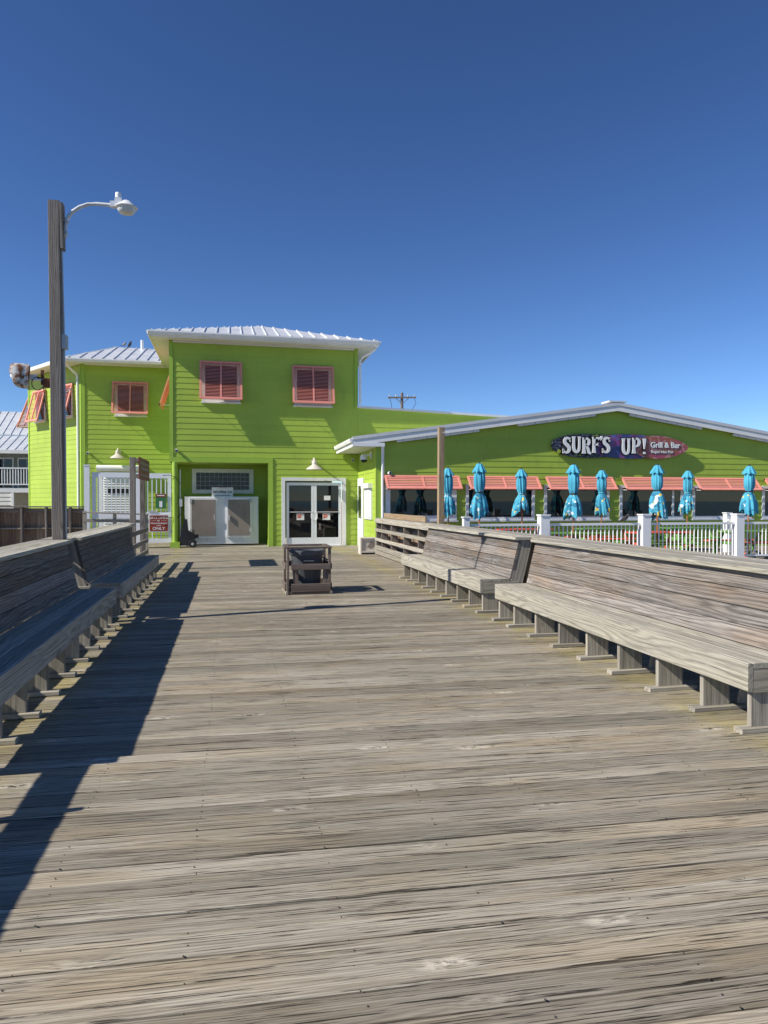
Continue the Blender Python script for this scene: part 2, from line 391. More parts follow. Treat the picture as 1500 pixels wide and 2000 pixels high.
bench(1, XR, 9.535, 14.30, [9.58, 10.15, 10.74, 11.33, 11.92, 12.51, 13.1, 13.68, 14.25], 1.09, 'weathered bench on the right beyond the gap, below the tan timber post')
bench(-1, XL, 4.42, 9.60, [4.5, 5.09, 5.68, 6.30, 6.92, 7.53, 8.11, 8.69, 9.22, 9.55], 1.12, 'shaded bench nearest on the left in front of the lamp post')
bench(-1, XL, 10.20, 15.15, [10.25, 10.83, 11.4, 12.0, 12.6, 13.2, 13.8, 14.45, 15.1], 1.12, 'shaded bench on the left beyond the lamp post, ending at the sign posts')

# ------------------------------------------------------------------ pier railings
def railing(s, xi, y0, y1, posts, zt, label, cap_to, pickets):
    """xi inner face"""
    X = lambda d: xi + s * d
    r = empty('pier_railing', (X(.15), (y0 + y1) / 2, 0), label, 'railing')
    for py_ in posts:
        beam('rail_post', (X(.15), py_, 0), (X(.15), py_, zt - .045), .20, .042, M['post'], r, upv=(0, 1, 0))
    for a, b in cap_to:
        beam('cap_board', (X(.13), a, zt - .019), (X(.13), b, zt - .019), .19, .038, M['leg'], r)
        beam('cap_board', (X(.325), a, zt - .021), (X(.325), b, zt - .021), .19, .038, M['leg'], r)
    return r, X
rr, X = railing(1, 4.25, -4, 20.75, [i * 1.22 for i in range(-3, 12)] + [14.55, 15.9, 17.3, 18.75, 20.0, 20.7], 1.10,
                'weathered wooden railing behind the right benches with open rails towards the green building', [(-4, 9.25), (9.26, 14.9), (14.91, 20.75)], True)
for z, h in ((.745, .092), (.465, .092), (.225, .13), (.085, .12), (1.015, .11)):
    beam('rail', (X(.03), 14.42, z), (X(.03), 20.75, z), .038, h, M['leg'], rr)
for z in (.8, .35):
    beam('back_rail', (X(.275), -4, z), (X(.275), 20.75, z), .04, .09, M['post'], rr)
yy = 9.0
while yy < 20.7:
    beam('picket', (X(.32), yy, .02), (X(.32), yy, 1.05), .132, .02, M['picket' if yy > 14 else 'post'], rr, upv=(1, 0, 0)); yy += .14
beam('top_board', (X(.30), 16.1, 1.175), (X(.30), 20.7, 1.175), .04, .145, M['tan'], rr)
rl, X = railing(-1, -2.02, -4, 19.0, [-3.4, -1.6, .1, 1.85, 3.65] + [5, 6.2, 7.4, 8.6, 10.1, 11.3, 12.5, 13.7, 14.9] + [15.9], 1.12,
                'weathered wooden railing behind the left benches', [(4.3, 9.68), (9.86, 16.28)], False)
beam('cap_board', (X(.295), -4, 1.10), (X(.295), 4.29, 1.10), .23, .038, M['leg'], rl)

for z in (.88, .60, .32):
    beam('rail', (X(.07), 15.2, z), (X(.07), 19.0, z), .038, .10, M['post'], rl)
    beam('back_rail', (X(.275), 4.4, z), (X(.275), 15.2, z), .04, .09, M['post'], rl)

for z in (.52, .22): beam('rail', (X(.14), -4, z), (X(.14), 4.36, z), .038, .10, M['post'], rl)

# tall tan post on the right rail
tp = empty('timber_post', (4.80, 15.75, 0), 'tall bare tan timber post rising behind the far right bench', 'post')
beam('post', (4.80, 15.75, -.1), (4.815, 15.75, 3.33), .135, .135, M['tan'], tp)
MB().lathe([(.0, 0), (.018, 0), (.018, .03), (0, .03)], (4.85, 15.655, 3.2), 8, 'y').build('eye_bolt', M['grey_metal'], tp, world=True)

# ------------------------------------------------------------------ street lamp on a timber post
lp = empty('lamp_post', (-2.225, 9.77, 0), 'square weathered timber lamp post between the left benches with curved arm', 'lamp post')
beam('post', (-2.165, 9.77, -.3), (-2.20, 9.80, 5.47), .135, .135, M['post'], lp)
beam('side_block', (-2.105, 9.80, 4.86), (-2.112, 9.80, 5.45), .04, .135, M['post'], lp)
arm = [(-2.075, 9.80, 5.02), (-2.072, 9.80, 5.16), (-2.055, 9.80, 5.26), (-1.99, 9.80, 5.36), (-1.90, 9.80, 5.43), (-1.80, 9.80, 5.475), (-1.70, 9.80, 5.49), (-1.50, 9.80, 5.49)]
MB().tube(arm, .024, 12).build('arm', M['galv'], lp, True, world=True)
MB().bar((-2.12, 9.80, 5.10), (-2.05, 9.80, 5.08), .07, .035).bar((-2.12, 9.80, 5.25), (-2.03, 9.80, 5.22), .05, .012).build('bracket', M['grey_metal'], lp, world=True)
MB().tube([(-2.115, 9.79, 4.87), (-2.095, 9.79, 3.75)], .012, 8).tube([(-2.095, 9.79, 3.6), (-2.085, 9.78, .9)], .012, 8).build('conduit', M['conduit'], lp, True, world=True)
MB().box(-2.118, -2.055, 9.74, 9.84, 3.58, 3.76).build('junction_box', M['conduit'], lp, world=True)
MB().tube([(-2.12, 9.78, 2.98), (-2.00, 9.70, 3.06)], .008, 6).build('peg', M['grey_metal'], lp, world=True)
lh = empty('lamp_head', (-1.36, 9.80, 5.47), 'white photocell luminaire with shallow round lens on the curved arm', None, parent=lp); lh.location = (-1.375 + 2.225, .03, 5.475); lh.scale = (.86, .86, .86)
del_keys = [kk for kk in ('category',) if kk in lh]
MB().lathe([(.0, .105), (.05, .10), (.10, .055), (.155, .015), (.165, -.002), (.158, -.012), (.12, -.012)], (.06, 0, 0), 24).bar((-.17, 0, .025), (.03, 0, .045), .085, .085).bar((-.06, 0, .05), (-.05, 0, .13), .10, .09).build('housing', M['vinyl'], lh, True)
MB().lathe([(.135, -.008), (.128, -.05), (.105, -.085), (.06, -.10), (.0, -.102)], (.06, 0, 0), 24).build('lens', M['lens'], lh, True)
MB().lathe([(.0, .215), (.04, .212), (.045, .20), (.045, .12)], (-.055, 0, 0), 16).build('photocell', M['vinyl'], lh, True)
# rusty floodlight
fl = empty('flood_light', (-2.55, 9.84, 3.22), 'old rusty floodlight on an iron bracket at the left of the lamp post', 'flood light')
prof = []
m = MB(); n = 20
for i, (xx, w, h) in enumerate([(-.235, .02, .02), (-.23, .085, .11), (-.20, .105, .135), (-.14, .12, .150), (-.05, .125, .155), (.0, .12, .15), (.015, .128, .158), (.03, .10, .13)]):
    prof.append((xx, w, h))
for (xx, w, h) in prof:
    for k in range(n):
        a = 2 * math.pi * k / n; ca, sa = math.cos(a), math.sin(a); e = .55
        m.v.append((xx + .03 * (sa > .2) * 0 - .035 * math.sin(a) * (xx < -.1), w * math.copysign(abs(ca) ** e, ca), h * math.copysign(abs(sa) ** e, sa)))
for i in range(len(prof) - 1):
    for k in range(n): m.f.append((i * n + k, i * n + (k + 1) % n, (i + 1) * n + (k + 1) % n, (i + 1) * n + k))
m.f.append(tuple(range(n))[::-1]); m.f.append(tuple((len(prof) - 1) * n + k for k in range(n)))
o = m.build('housing', M['rust'], fl, True); o.scale = (.78, 1, 1); o.rotation_euler = (0, R(4), R(12))
MB().bar((.02, 0, -.01), (.12, 0, -.01), .06, .07).bar((.05, 0, -.045), (.22, 0, -.03), .05, .02).build('mount', M['white_worn'], fl)
MB().bar((.12, 0, -.02), (.28, 0, -.06), .03, .03).bar((.18, 0, .09), (.18, 0, -.10), .035, .03).box(.2, .29, -.05, .05, -.13, -.02).build('bracket', M['rustdark'], fl)
cab = [(.16 + .055 * math.cos(a) * 1.3 - .03, -.03, -.09 + .085 * math.sin(a)) for a in [R(q) for q in range(30, 395, 20)]]
MB().tube(cab, .006, 6).tube([(.2, -.03, -.12), (.21, -.03, -.3), (.255, -.03, -.6)], .006, 6).build('cable', M['cable'], fl, True)

# ------------------------------------------------------------------ litter bin
bn = empty('bin_enclosure', (1.33, 12.52, 0), 'open brown timber frame on the deck holding a grey trash can', 'bin')
for (x, yv) in ((.965, 12.17), (1.69, 12.17), (.965, 12.87), (1.69, 12.87)):
    beam('corner_post', (x, yv, .036), (x, yv, .79), .042, .075, M['bin'], bn, upv=(0, 1, 0))
for yv in (12.17, 12.87): beam('skid', (.93, yv, .018), (1.74, yv, .018), .085, .036, M['bin'], bn)
for x in (.945, 1.71): beam('skid', (x, 12.1, .03), (x, 12.95, .03), .04, .05, M['leg'], bn)
for z, h in ((.475, .10), (.11, .145)):
    beam('front_slat', (1.02, 12.13, z), (1.70, 12.13, z), .036, h, M['bin'], bn)
    beam('rear_slat', (.95, 12.93, z), (1.71, 12.93, z), .036, h, M['bin'], bn)
    for x in (.935, 1.72): beam('side_slat', (x, 12.2, z), (x, 12.85, z), .034, h, M['bin'], bn)
for x in (1.10, 1.62): beam('front_stile', (x, 12.17, .1), (x, 12.17, .45), .09, .03, M['bin'], bn, upv=(0, 1, 0))
for yv in (12.15, 12.90): beam('top_rail', (.945, yv, .808), (1.72, yv, .808), .09, .036, M['bin'], bn)
for x in (.965, 1.69): beam('top_rail', (x, 12.2, .807), (x, 12.85, .807), .09, .036, M['bin'], bn)
MB().box(1.735, 1.79, 12.12, 12.2, .6, .82).build('hinge_block', M['bin'], bn)
tc_ = empty('trash_can', (1.33, 12.52, .04), 'round dark grey plastic trash can inside the timber frame', 'trash can')
MB().lathe([(0, 0), (.22, 0), (.23, .02), (.285, .60), (.29, .61), (.315, .625), (.325, .66), (.325, .70), (.31, .71), (.29, .70), (.285, .64), (.215, .03), (0, .03)], (0, 0, 0), 36).build('body', M['can'], tc_, True)
for a in (0, 180, 270):
    ca, sa = math.cos(R(a)), math.sin(R(a)); tx, ty = -sa, ca
    MB().tube([(.30 * ca + .09 * tx, .30 * sa + .09 * ty, .56), (.36 * ca + .08 * tx, .36 * sa + .08 * ty, .53), (.36 * ca - .08 * tx, .36 * sa - .08 * ty, .53), (.30 * ca - .09 * tx, .30 * sa - .09 * ty, .56)], .014, 8).build('handle', M['can'], tc_, True)
# beige crate by the right railing
cr = empty('small_cabinet', (4.08, 20.95, 0), 'small beige plastic cabinet on the deck at the end of the right railing', 'cabinet')
m = MB().box(3.83, 3.87, 20.8, 21.2, 0, .50).box(4.29, 4.33, 20.8, 21.2, 0, .50).box(3.87, 4.29, 20.8, 21.2, .46, .50).box(3.87, 4.29, 20.8, 21.2, .05, .10).box(3.87, 4.29, 21.16, 21.2, .10, .46)
for q in m.v: pass
cv = m.build('body', M['beige'], cr); cv.location = (-4.08, -20.95, 0)
pn = MB().box(3.87, 4.29, 20.83, 20.85, .10, .46).build('panel', M['beige'], cr); pn.location = (-4.08, -20.95, 0)
pn2 = MB().poly([(4.03, 20.826, .22), (4.15, 20.826, .16), (4.28, 20.826, .24), (4.28, 20.826, .34), (4.16, 20.826, .39)], (0, .003, 0)).build('emblem', M['kick'], cr); pn2.location = (-4.08, -20.95, 0)
bx('drip_tray', -.2, .2, -.14, .2, .012, .05, M['black'], cr)
wh = empty('hose_reel', (4.44, 20.9, 0), 'small black wheel-shaped reel between cabinet and railing', 'reel')
MB().lathe([(.0, -.05), (.12, -.05), (.15, -.03), (.15, .03), (.12, .05), (0, .05)], (0, 0, .151), 18, 'y').build('drum', M['black'], wh, True)
MB().bar((0, -.06, .15), (0, .06, .15), .03, .03).build('hub', M['grey_metal'], wh)

# ------------------------------------------------------------------ building helpers
SP = .196
def siding(wall, org, u, nrm, L, z0, z1, openings=(), ztop=None, mat=None, pitch=SP):
    """lap boards on a vertical wall; org=(x,y) at u=0, u and nrm 2-D unit vectors (nrm outwards)"""
    mat = mat or M['green']
    P = lambda a, d, z: (org[0] + u[0] * a + nrm[0] * d, org[1] + u[1] * a + nrm[1] * d, z)
    zt = ztop or (lambda a: z1)
    k = 0; z = z0
    while z < z1 - .01:
        za = z
        zb = z + pitch; cuts = sorted((o[0], o[1]) for o in openings if o[2] < za + pitch * .75 and o[3] > za + pitch * .25)
        segs = []; a = 0
        for c0, c1 in cuts:
            if c0 > a: segs.append((a, c0))
            a = max(a, c1)
        if a < L: segs.append((a, L))
        segs2 = []
        for (a, b) in segs:                                  # butt joints
            while b - a > 4.2 and ztop is None:
                c_ = a + random.uniform(1.4, 3.66); segs2.append((a, c_ - .002)); a = c_ + .002
            segs2.append((a, b))
        segs = segs2
        for (a, b) in segs:
            zb = min(z + pitch + .012, z1)
            def edge(q, zz, fromleft):
                if ztop is None: return q
                x = q; st = .02 if fromleft else -.02; i = 0
                while zt(x) < zz and i < 2000: x += st; i += 1
                return x
            if ztop is not None:
                zb = min(zb, max(zt(a + (b - a) * q_ / 80) for q_ in range(81)))
                if zb < za + .015: continue
            ab, bb = edge(a, za, True), edge(b, za, False); at_, bt = edge(a, zb, True), edge(b, zb, False)
            if bb - ab < .05: continue
            if bt < at_: at_ = bt = (at_ + bt) / 2
            m = MB().hexa([P(ab, .016, za), P(bb, .016, za), P(bb, 0, za), P(ab, 0, za), P(at_, .005, zb), P(bt, .005, zb), P(bt, 0, zb), P(at_, 0, zb)])
            m.build('siding_board', mat, wall)
        z += pitch; k += 1
def roof_face(parent, eave0, eave1, ridge, name, seam=.42, thick=.05, clipmax=None):
    """ridge: list of points from eave1 side to eave0 side"""
    e0 = Vector(eave0); e1 = Vector(eave1); pts = [e0, e1] + [Vector(p) for p in ridge]
    n = (e1 - e0).cross(pts[2] - e0).normalized()
    if n.z < 0: n = -n
    o = MB().poly(pts, -n * thick).build(name, M['roof'], parent)
    ud = (e1 - e0).normalized(); vd = n.cross(ud).normalized()
    if vd.z < 0: vd = -vd
    loc = [((p - e0).dot(ud), (p - e0).dot(vd)) for p in pts]
    umin = min(q[0] for q in loc); umax = max(q[0] for q in loc); q = umin + .12
    while q < umax:
        vs = []
        for i in range(len(loc)):
            (ua, va), (ub, vb) = loc[i], loc[(i + 1) % len(loc)]
            if (ua - q) * (ub - q) < 0: vs.append(va + (vb - va) * (q - ua) / (ub - ua))
        if len(vs) >= 2 and max(vs) - min(vs) > .1:
            a = e0 + ud * q + vd * (min(vs) - .01) + n * .02; b = e0 + ud * q + vd * max(vs) + n * .02
            MB().bar(a, b, .03, .045, n).build('roof_seam', M['roof'], o)
        q += seam
    return o
def shutter(parent, c, u, nrm, w, h, d, nslat, name='bahama_shutter', joined=True, mul=True):
    """top hung louvred shutter: c = top centre on the wall, leans out by d at the bottom"""
    c = Vector(c); u3 = Vector((u[0], u[1], 0)); n3 = Vector((nrm[0], nrm[1], 0)); hv = math.sqrt(max(h * h - d * d, .01))
    dn = (n3 * d - Vector((0, 0, 1)) * hv).normalized(); out = u3.cross(dn).normalized()
    if out.dot(n3) < 0: out = -out
    q = lambda a, b, e=0: c + n3 * .045 + u3 * a + dn * b + out * e
    fr = MB(); fw_ = .07
    for a in (-w / 2 + fw_ / 2, w / 2 - fw_ / 2) + ((0,) if mul else ()): fr.bar(q(a, 0), q(a, h), fw_ * (.8 if a == 0 else 1), .045, out)
    for b in (fw_ / 2, h - fw_ / 2): fr.bar(q(-w / 2, b), q(w / 2, b), fw_, .05, out)
    so = fr.build(name, M['coral'], parent)
    lv = MB(); sp = (h - 2 * fw_) / nslat
    spans = ((-w / 2 + fw_, -.03), (.03, w / 2 - fw_)) if mul else ((-w / 2 + fw_, w / 2 - fw_),)
    for i in range(nslat):
        b = fw_ + sp * (i + .5)
        for a0, a1 in spans:
            s_ = lv if joined else MB()
            tilt = (out * .8 - dn * .6).normalized() if joined else (out * .45 - dn * .9).normalized()
            s_.bar(q(a0, b), q(a1, b), sp * (.95 if joined else .60), .007 if joined else .014, (out * .62 - dn * .78) if joined else out)
            if not joined: s_.build('slat', M['coral'], so)
    if joined: tag(lv.build('louvres', M['coral'], so), kind='stuff')
    st = MB()
    for a in (-w / 2 + .05, w / 2 - .05): st.bar(q(a, h * .97, -.03), c + u3 * a + n3 * .03 - Vector((0, 0, 1)) * (hv * .98), .014, .014)
    st.build('stay', M['white'], so)
    return so
def window_box(parent, P, a0, a1, z0, z1, fw_=.09, mull=None, mat=None, sill=True, proud=.05):
    """P(a, d, z) -> world; frame with pane and sill"""
    m = MB()
    def b(a, c, d0, d1, z, zz): m.hexa([P(a, d1, z), P(c, d1, z), P(c, d0, z), P(a, d0, z), P(a, d1, zz), P(c, d1, zz), P(c, d0, zz), P(a, d0, zz)])
    b(a0, a0 + fw_, 0, proud, z0, z1); b(a1 - fw_, a1, 0, proud, z0, z1); b(a0 + fw_, a1 - fw_, 0, proud - .003, z1 - fw_, z1); b(a0 + fw_, a1 - fw_, 0, proud - .003, z0, z0 + fw_)
    if mull: b(mull - .04, mull + .04, 0, proud - .006, z0 + fw_, z1 - fw_)
    fr = m.build('window', mat or M['white'], parent)
    m = MB(); b(a0 + fw_ - .01, a1 - fw_ + .01, -.01, .024, z0 + fw_ - .01, z1 - fw_ + .01); m.build('pane', M['glass'], fr)
    if sill: m = MB(); b(a0 - .04, a1 + .04, 0, proud + .06, z0 - .05, z0 - .002); m.build('sill', M['white'], fr)
    return fr
def fbox(P, name, a0, a1, d0, d1, z0, z1, mat, parent):
    return MB().hexa([P(a0, d1, z0), P(a1, d1, z0), P(a1, d0, z0), P(a0, d0, z0), P(a0, d1, z1), P(a1, d1, z1), P(a1, d0, z1), P(a0, d0, z1)]).build(name, mat, parent)
def PL(org, u, nrm): return lambda a, d, z: (org[0] + u[0] * a + nrm[0] * d, org[1] + u[1] * a + nrm[1] * d, z)

# ------------------------------------------------------------------ pier house
H = empty('pier_house', (1.2, 27, 0), 'lime green two-storey pier house with white metal roofs and coral shutters', 'building')
H.location = (0, 0, 0)
Z2 = 7.07
# front wall
fwall = bx('front_wall', XA0, 4.519, YA, YA + .12, 2.95, Z2, M['green'], H)
# openings are left out of the lower wall: built from three pieces
for n_, a, b in (('front_wall', 1.45, 1.80), ('front_wall', 4.06, 4.9)):
    bx(n_, a, b, YA + .001, YA + .121, 0, 2.949, M['green'], H)
bx('front_wall', 1.80, 4.06, YA + .001, YA + .121, 2.40, 2.949, M['green'], H)
siding(fwall, (XA0 + .14, YA), (1, 0), (0, -1), XA1 - .14 - (XA0 + .14), 3.13, Z2)
siding(fwall, (1.475, YA), (1, 0), (0, -1), 4.53 - 1.475, .0, 3.13, [(1.80 - 1.475, 4.06 - 1.475, -1, 2.40)])
siding(fwall, (XA1 - .14, YA), (1, 0), (0, -1), .0001, 3.13, 5.0)
# low wing behind the restaurant roof, sloping white coping
lw = MB().poly([(4.521, YA + .02, 2.6), (19, YA + .02, 2.6), (19, YA + .02, 4.47), (4.521, YA + .02, 5.0)], (0, .12, 0)).build('low_front_wall', M['green'], H)
siding(lw, (4.53, YA + .02), (1, 0), (0, -1), 14, 3.13, 5.05, ztop=lambda a: 4.99 - .0366 * a)
MB().poly([(4.50, YA - .06, 4.985), (19, YA - .06, 4.455), (19, YA - .06, 4.535), (4.50, YA - .06, 5.065)], (0, .3, 0)).build('coping', M['galv'], H)
P = PL((0, YA), (1, 0), (0, -1))
fbox(P, 'corner_board', XA0, XA0 + .13, 0, .035, 3.03, Z2 + .1, M['greentrim'], H)
fbox(P, 'corner_board', 4.40, 4.53, 0, .036, 4.95, Z2 + .1, M['greentrim'], H)
fbox(P, 'band_board', XA0, 1.475, 0, .04, 2.95, 3.12, M['greentrim'], H)
fbox(P, 'opening_trim', 1.315, 1.475, 0, .038, 0, 2.949, M['greentrim'], H)
fbox(P, 'frieze', XA0 + .13, 4.40, 0, .06, Z2 - .02, Z2 + .14, M['soffit'], H)
# side walls
bx('side_wall', XA0, XA0 + .12, YA + .121, 33, 2.951, Z2 + .1, M['green'], H)
bx('side_wall', 4.40, 4.52, YA + .121, 31, 2.6, Z2 + .1, M['green'], H)
bx('back_wall', XA0 + .12, 4.40, 30.88, 31, 0, Z2 + .1, M['green'], H)
# alcove
bw = bx('alcove_wall', -1.98, 1.46, 27.0, 27.12, 0, 2.95, M['green'], H)
siding(bw, (-1.9, 27.0), (1, 0), (0, -1), 3.3, 0, 2.95, [(-1.389 + 1.9, .856 + 1.9, 1.90, 2.81)])
bx('alcove_side', 1.33, 1.449, YA + .122, 26.99, 0, 2.95, M['green'], H)
bx('alcove_side', -2.03, -1.90, 26.2, 26.99, 0, 2.95, M['green'], H)
bx('alcove_ceiling', -2.03, 1.45, YA + .121, 27.0, 2.951, 3.0, M['green'], H)
bx('alcove_floor', -2.05, 1.33, YA - .03, 27.0, -.2, -.002, M['leg'], H)
P = PL((0, 27.0), (1, 0), (0, -1))
gw = MB()
for a0, a1, z0, z1 in ((-1.389, -1.24, 1.89, 2.81), (.70, .856, 1.89, 2.81), (-1.24, .70, 2.67, 2.81), (-1.24, .70, 1.89, 2.03)):
    gw.hexa([P(a0, .06, z0), P(a1, .06, z0), P(a1, 0, z0), P(a0, 0, z0), P(a0, .06, z1), P(a1, .06, z1), P(a1, 0, z1), P(a0, 0, z1)])
gwo = gw.build('glass_block_window', M['white'], H)
nb, nr = 12, 4; bw_, bh_ = 1.94 / nb, .64 / nr
for i in range(nb):
    for j in range(nr):
        x0 = -1.24 + i * bw_; z0 = 2.03 + j * bh_
        MB().box(x0 + .007, x0 + bw_ - .007, 26.955, 26.99, z0 + .007, z0 + bh_ - .007).build('glass_block', M['gblock'], gwo)
bx('mortar', -1.24, .70, 26.975, 26.995, 2.03, 2.67, M['soffit'], gwo)
pp = empty('corner_post', (-1.86, 25.13, 0), parent=H)
MB().lathe([(.14, 0), (.14, .01)], (0, 0, 0), 4).box(-.16, .16, -.16, .16, 0, .2).build('post_base', M['greentrim'], pp)
MB().tube([(0, 0, .2), (0, 0, 2.95)], .09, 20).build('post_shaft', M['greentrim'], pp, True)
MB().tube([(.17, .05, .1), (.17, .05, 2.7)], .018, 8).build('conduit', M['vinyl'], pp, True)
bx('switch_box', .14, .24, -.06, .03, 1.42, 1.68, M['conduit'], pp)
MB().tube([(.2, -.02, 1.42), (.2, -.02, 1.15), (.1, -.05, 1.05), (-.2, -.1, 1.05), (-.7, -.1, 1.07)], .012, 6).build('cable', M['cable'], pp, True)
MB().tube([(.17, .0, 2.2), (.05, -.12, 2.42), (-.2, -.1, 2.5), (-.4, -.05, 2.48)], .010, 6).build('cable', M['cable'], pp, True)
# entrance doors
P = PL((0, YA), (1, 0), (0, -1))
dr = MB()
for a0, a1, z0, z1 in ((1.775, 1.90, 0, 2.45), (3.96, 4.085, 0, 2.45), (1.90, 3.96, 2.33, 2.45)):
    dr.hexa([P(a0, .05, z0), P(a1, .05, z0), P(a1, -.1, z0), P(a0, -.1, z0), P(a0, .05, z1), P(a1, .05, z1), P(a1, -.1, z1), P(a0, -.1, z1)])
dro = dr.build('door_surround', M['white'], H)
for a0, a1 in ((1.95, 2.925), (2.935, 3.91)):
    m = MB()
    for b0, b1, z0, z1 in ((a0, a0 + .09, .01, 2.27), (a1 - .09, a1, .01, 2.27), (a0 + .09, a1 - .09, 2.17, 2.27), (a0 + .09, a1 - .09, .01, .30)):
        m.hexa([P(b0, 0, z0), P(b1, 0, z0), P(b1, -.045, z0), P(b0, -.045, z0), P(b0, 0, z1), P(b1, 0, z1), P(b1, -.045, z1), P(b0, -.045, z1)])
    d = m.build('door', M['vinyl'], H)
    fbox(P, 'pane', a0 + .085, a1 - .085, -.03, -.02, .295, 2.175, M['glass'], d)
    fbox(P, 'push_bar', a0 + .085, a1 - .085, -.02, .012, 1.20, 1.235, M['grey_metal'], d)
    hx = a1 - .045 if a0 < 2.5 else a0 + .045; sg = -1 if a0 < 2.5 else 1
    MB().tube([(hx, YA, 1.22), (hx, YA - .06, 1.22), (hx + sg * .05, YA - .075, 1.16), (hx + sg * .05, YA - .075, .99), (hx, YA - .06, .93), (hx, YA, .93)], .016, 8).build('handle', M['vinyl'], d, True)
    sx_ = a0 + .36 if a0 < 2.5 else a0 + .31
    st = fbox(P, 'sticker', sx_, sx_ + .27, -.02, -.012, .93, 1.16, M['signpaper'], d)
    for r_ in range(3): fbox(P, 'print', sx_ + .02, sx_ + (.18 if r_ < 2 else .15), -.012, -.009, 1.10 - r_ * .05, 1.135 - r_ * .05, M['redink'], st)
    MB().poly([(sx_ + .2, YA + .011, 1.13), (sx_ + .26, YA + .011, 1.13), (sx_ + .23, YA + .011, 1.09)], (0, -.003, 0)).build('print', M['ink'], st)
    if a0 > 2.5: fbox(P, 'notice', a0 + .36, a0 + .59, -.02, -.012, 1.64, 1.80, M['signpaper'], d)
fbox(P, 'threshold', 1.90, 3.96, -.1, .06, -.02, .012, M['galv'], H)
# shutters on the upper storey
for x0, x1, zt, zb in ((-1.02, .416, 6.45, 5.10), (2.15, 3.634, 6.42, 5.06)):
    shutter(H, ((x0 + x1) / 2, YA - .022, zt), (1, 0), (0, -1), x1 - x0, math.hypot(zt - zb, .32), .32, 24)
    window_box(H, P, x0 + .08, x1 - .08, zb - .05, zt - .05, .10, None, M['white'], True, .04)
shutter(H, (XA0, 27.2, 6.35), (0, -1), (-1, 0), 1.3, 1.35, .42, 24)
# roof of the main block
e0, e1 = (-2.66, 24.52, 7.30), (5.16, 24.52, 7.30); ap = (1.25, 28.38, 8.55); bk = (1.25, 33, 8.55)
rf = roof_face(H, e0, e1, [ap], 'roof')
roof_face(H, (-2.66, 33, 7.30), e0, [ap, bk], 'roof'); roof_face(H, e1, (5.16, 33, 7.30), [bk, ap], 'roof')
def gutter(parent, a, b, nrm, z, h=.13, w=.11):
    a = Vector((a[0], a[1], z)); b = Vector((b[0], b[1], z)); n3 = Vector((nrm[0], nrm[1], 0))
    prof = [(0, 0), (0, -h), (w * .7, -h), (w, -h * .35), (w, 0)]; m = MB(); vs = []
    for p in (a, b):
        for d_, z_ in prof: vs.append(p + n3 * d_ + Vector((0, 0, z_)))
    k_ = len(prof); m.add(vs, [(i, (i + 1) % k_, k_ + (i + 1) % k_, k_ + i) for i in range(k_)] + [tuple(range(k_))[::-1], tuple(range(k_, 2 * k_))])
    return m.build('gutter', M['white'], parent)
gutter(H, (-2.66, 24.54), (5.16, 24.54), (0, -1), 7.29)
gutter(H, (-2.64, 24.49), (-2.64, 30), (-1, 0), 7.285, .13, .06); gutter(H, (5.14, 24.49), (5.14, 33), (1, 0), 7.285)
bx('fascia', -2.64, 5.14, 24.541, 24.58, 7.10, 7.27, M['white'], H); bx('fascia', -2.639, -2.60, 24.581, 33, 7.10, 7.268, M['soffit'], H); bx('fascia', 5.10, 5.139, 24.581, 33, 7.10, 7.268, M['white'], H)
bx('soffit', -2.60, 5.10, 24.581, YA - .061, 7.12, 7.16, M['soffit'], H); bx('soffit', -2.60, XA0 - .003, YA - .06, 33, 7.121, 7.161, M['soffit'], H); bx('soffit', 4.523, 5.10, YA - .06, 33, 7.121, 7.161, M['soffit'], H)
MB().tube([(5.08, 24.6, 7.18), (5.07, 24.62, 7.02), (4.66, 25.0, 6.78), (4.60, 25.04, 6.65), (4.60, 25.04, 5.1)], .045, 10).build('downspout', M['white'], H, True)

# ---- angled wing
uw = (-math.sin(R(38)), math.cos(R(38))); nw = (-math.cos(R(38)), -math.sin(R(38)))
P0 = (-5.83, YC); LW = 4.75; P1 = (P0[0] + uw[0] * LW, P0[1] + uw[1] * LW); ZC = 7.10
cw = bx('wing_front_wall', P0[0] + .001, XA0 - .001, YC, YC + .12, -.2, ZC + .1, M['green'], H)
siding(cw, (P0[0] + .13, YC), (1, 0), (0, -1), XA0 - P0[0] - .13, 0, ZC, [(.5, 2.3, -1, 3.0)])
P = PL((0, YC), (1, 0), (0, -1)); PW = PL(P0, uw, nw)
fbox(P, 'corner_board', P0[0], P0[0] + .13, 0, .035, 0, ZC + .05, M['greentrim'], H)
fbox(P, 'frieze', P0[0] + .13, XA0, 0, .05, ZC - .03, ZC + .14, M['soffit'], H)
aw = fbox(PW, 'wing_side_wall', 0, LW, -.12, 0, -.2, ZC + .1, M['green'], H)
siding(aw, P0, uw, nw, LW, 0, ZC)
fbox(PW, 'corner_board', LW - .1, LW, 0, .035, 0, ZC, M['greentrim'], H)
fbox(PW, 'corner_board', .002, .12, 0, .034, 0, ZC, M['greentrim'], H)
P2 = (P1[0] + 1.5, P1[1] + 5); MB().poly([(P1[0], P1[1], -.2), (P2[0], P2[1], -.2), (P2[0], P2[1], ZC), (P1[0], P1[1], ZC)], (.1, .03, 0)).build('wing_rear_wall', M['green'], H)
shutter(H, (-3.95, YC - .022, 6.45), (1, 0), (0, -1), 1.40, math.hypot(1.32, .32), .32, 24)
window_box(H, P, -4.55, -3.35, 5.08, 6.4, .10, None, M['white'], True, .04)
for a in (3.55, 1.15):
    c = PW(a, .02, 6.40); shutter(H, c, uw, nw, 1.15, 1.42, .36, 24)
    w_ = window_box(H, PW, a - .45, a + .45, 5.05, 6.3, .07, None, M['white'], True, .035)
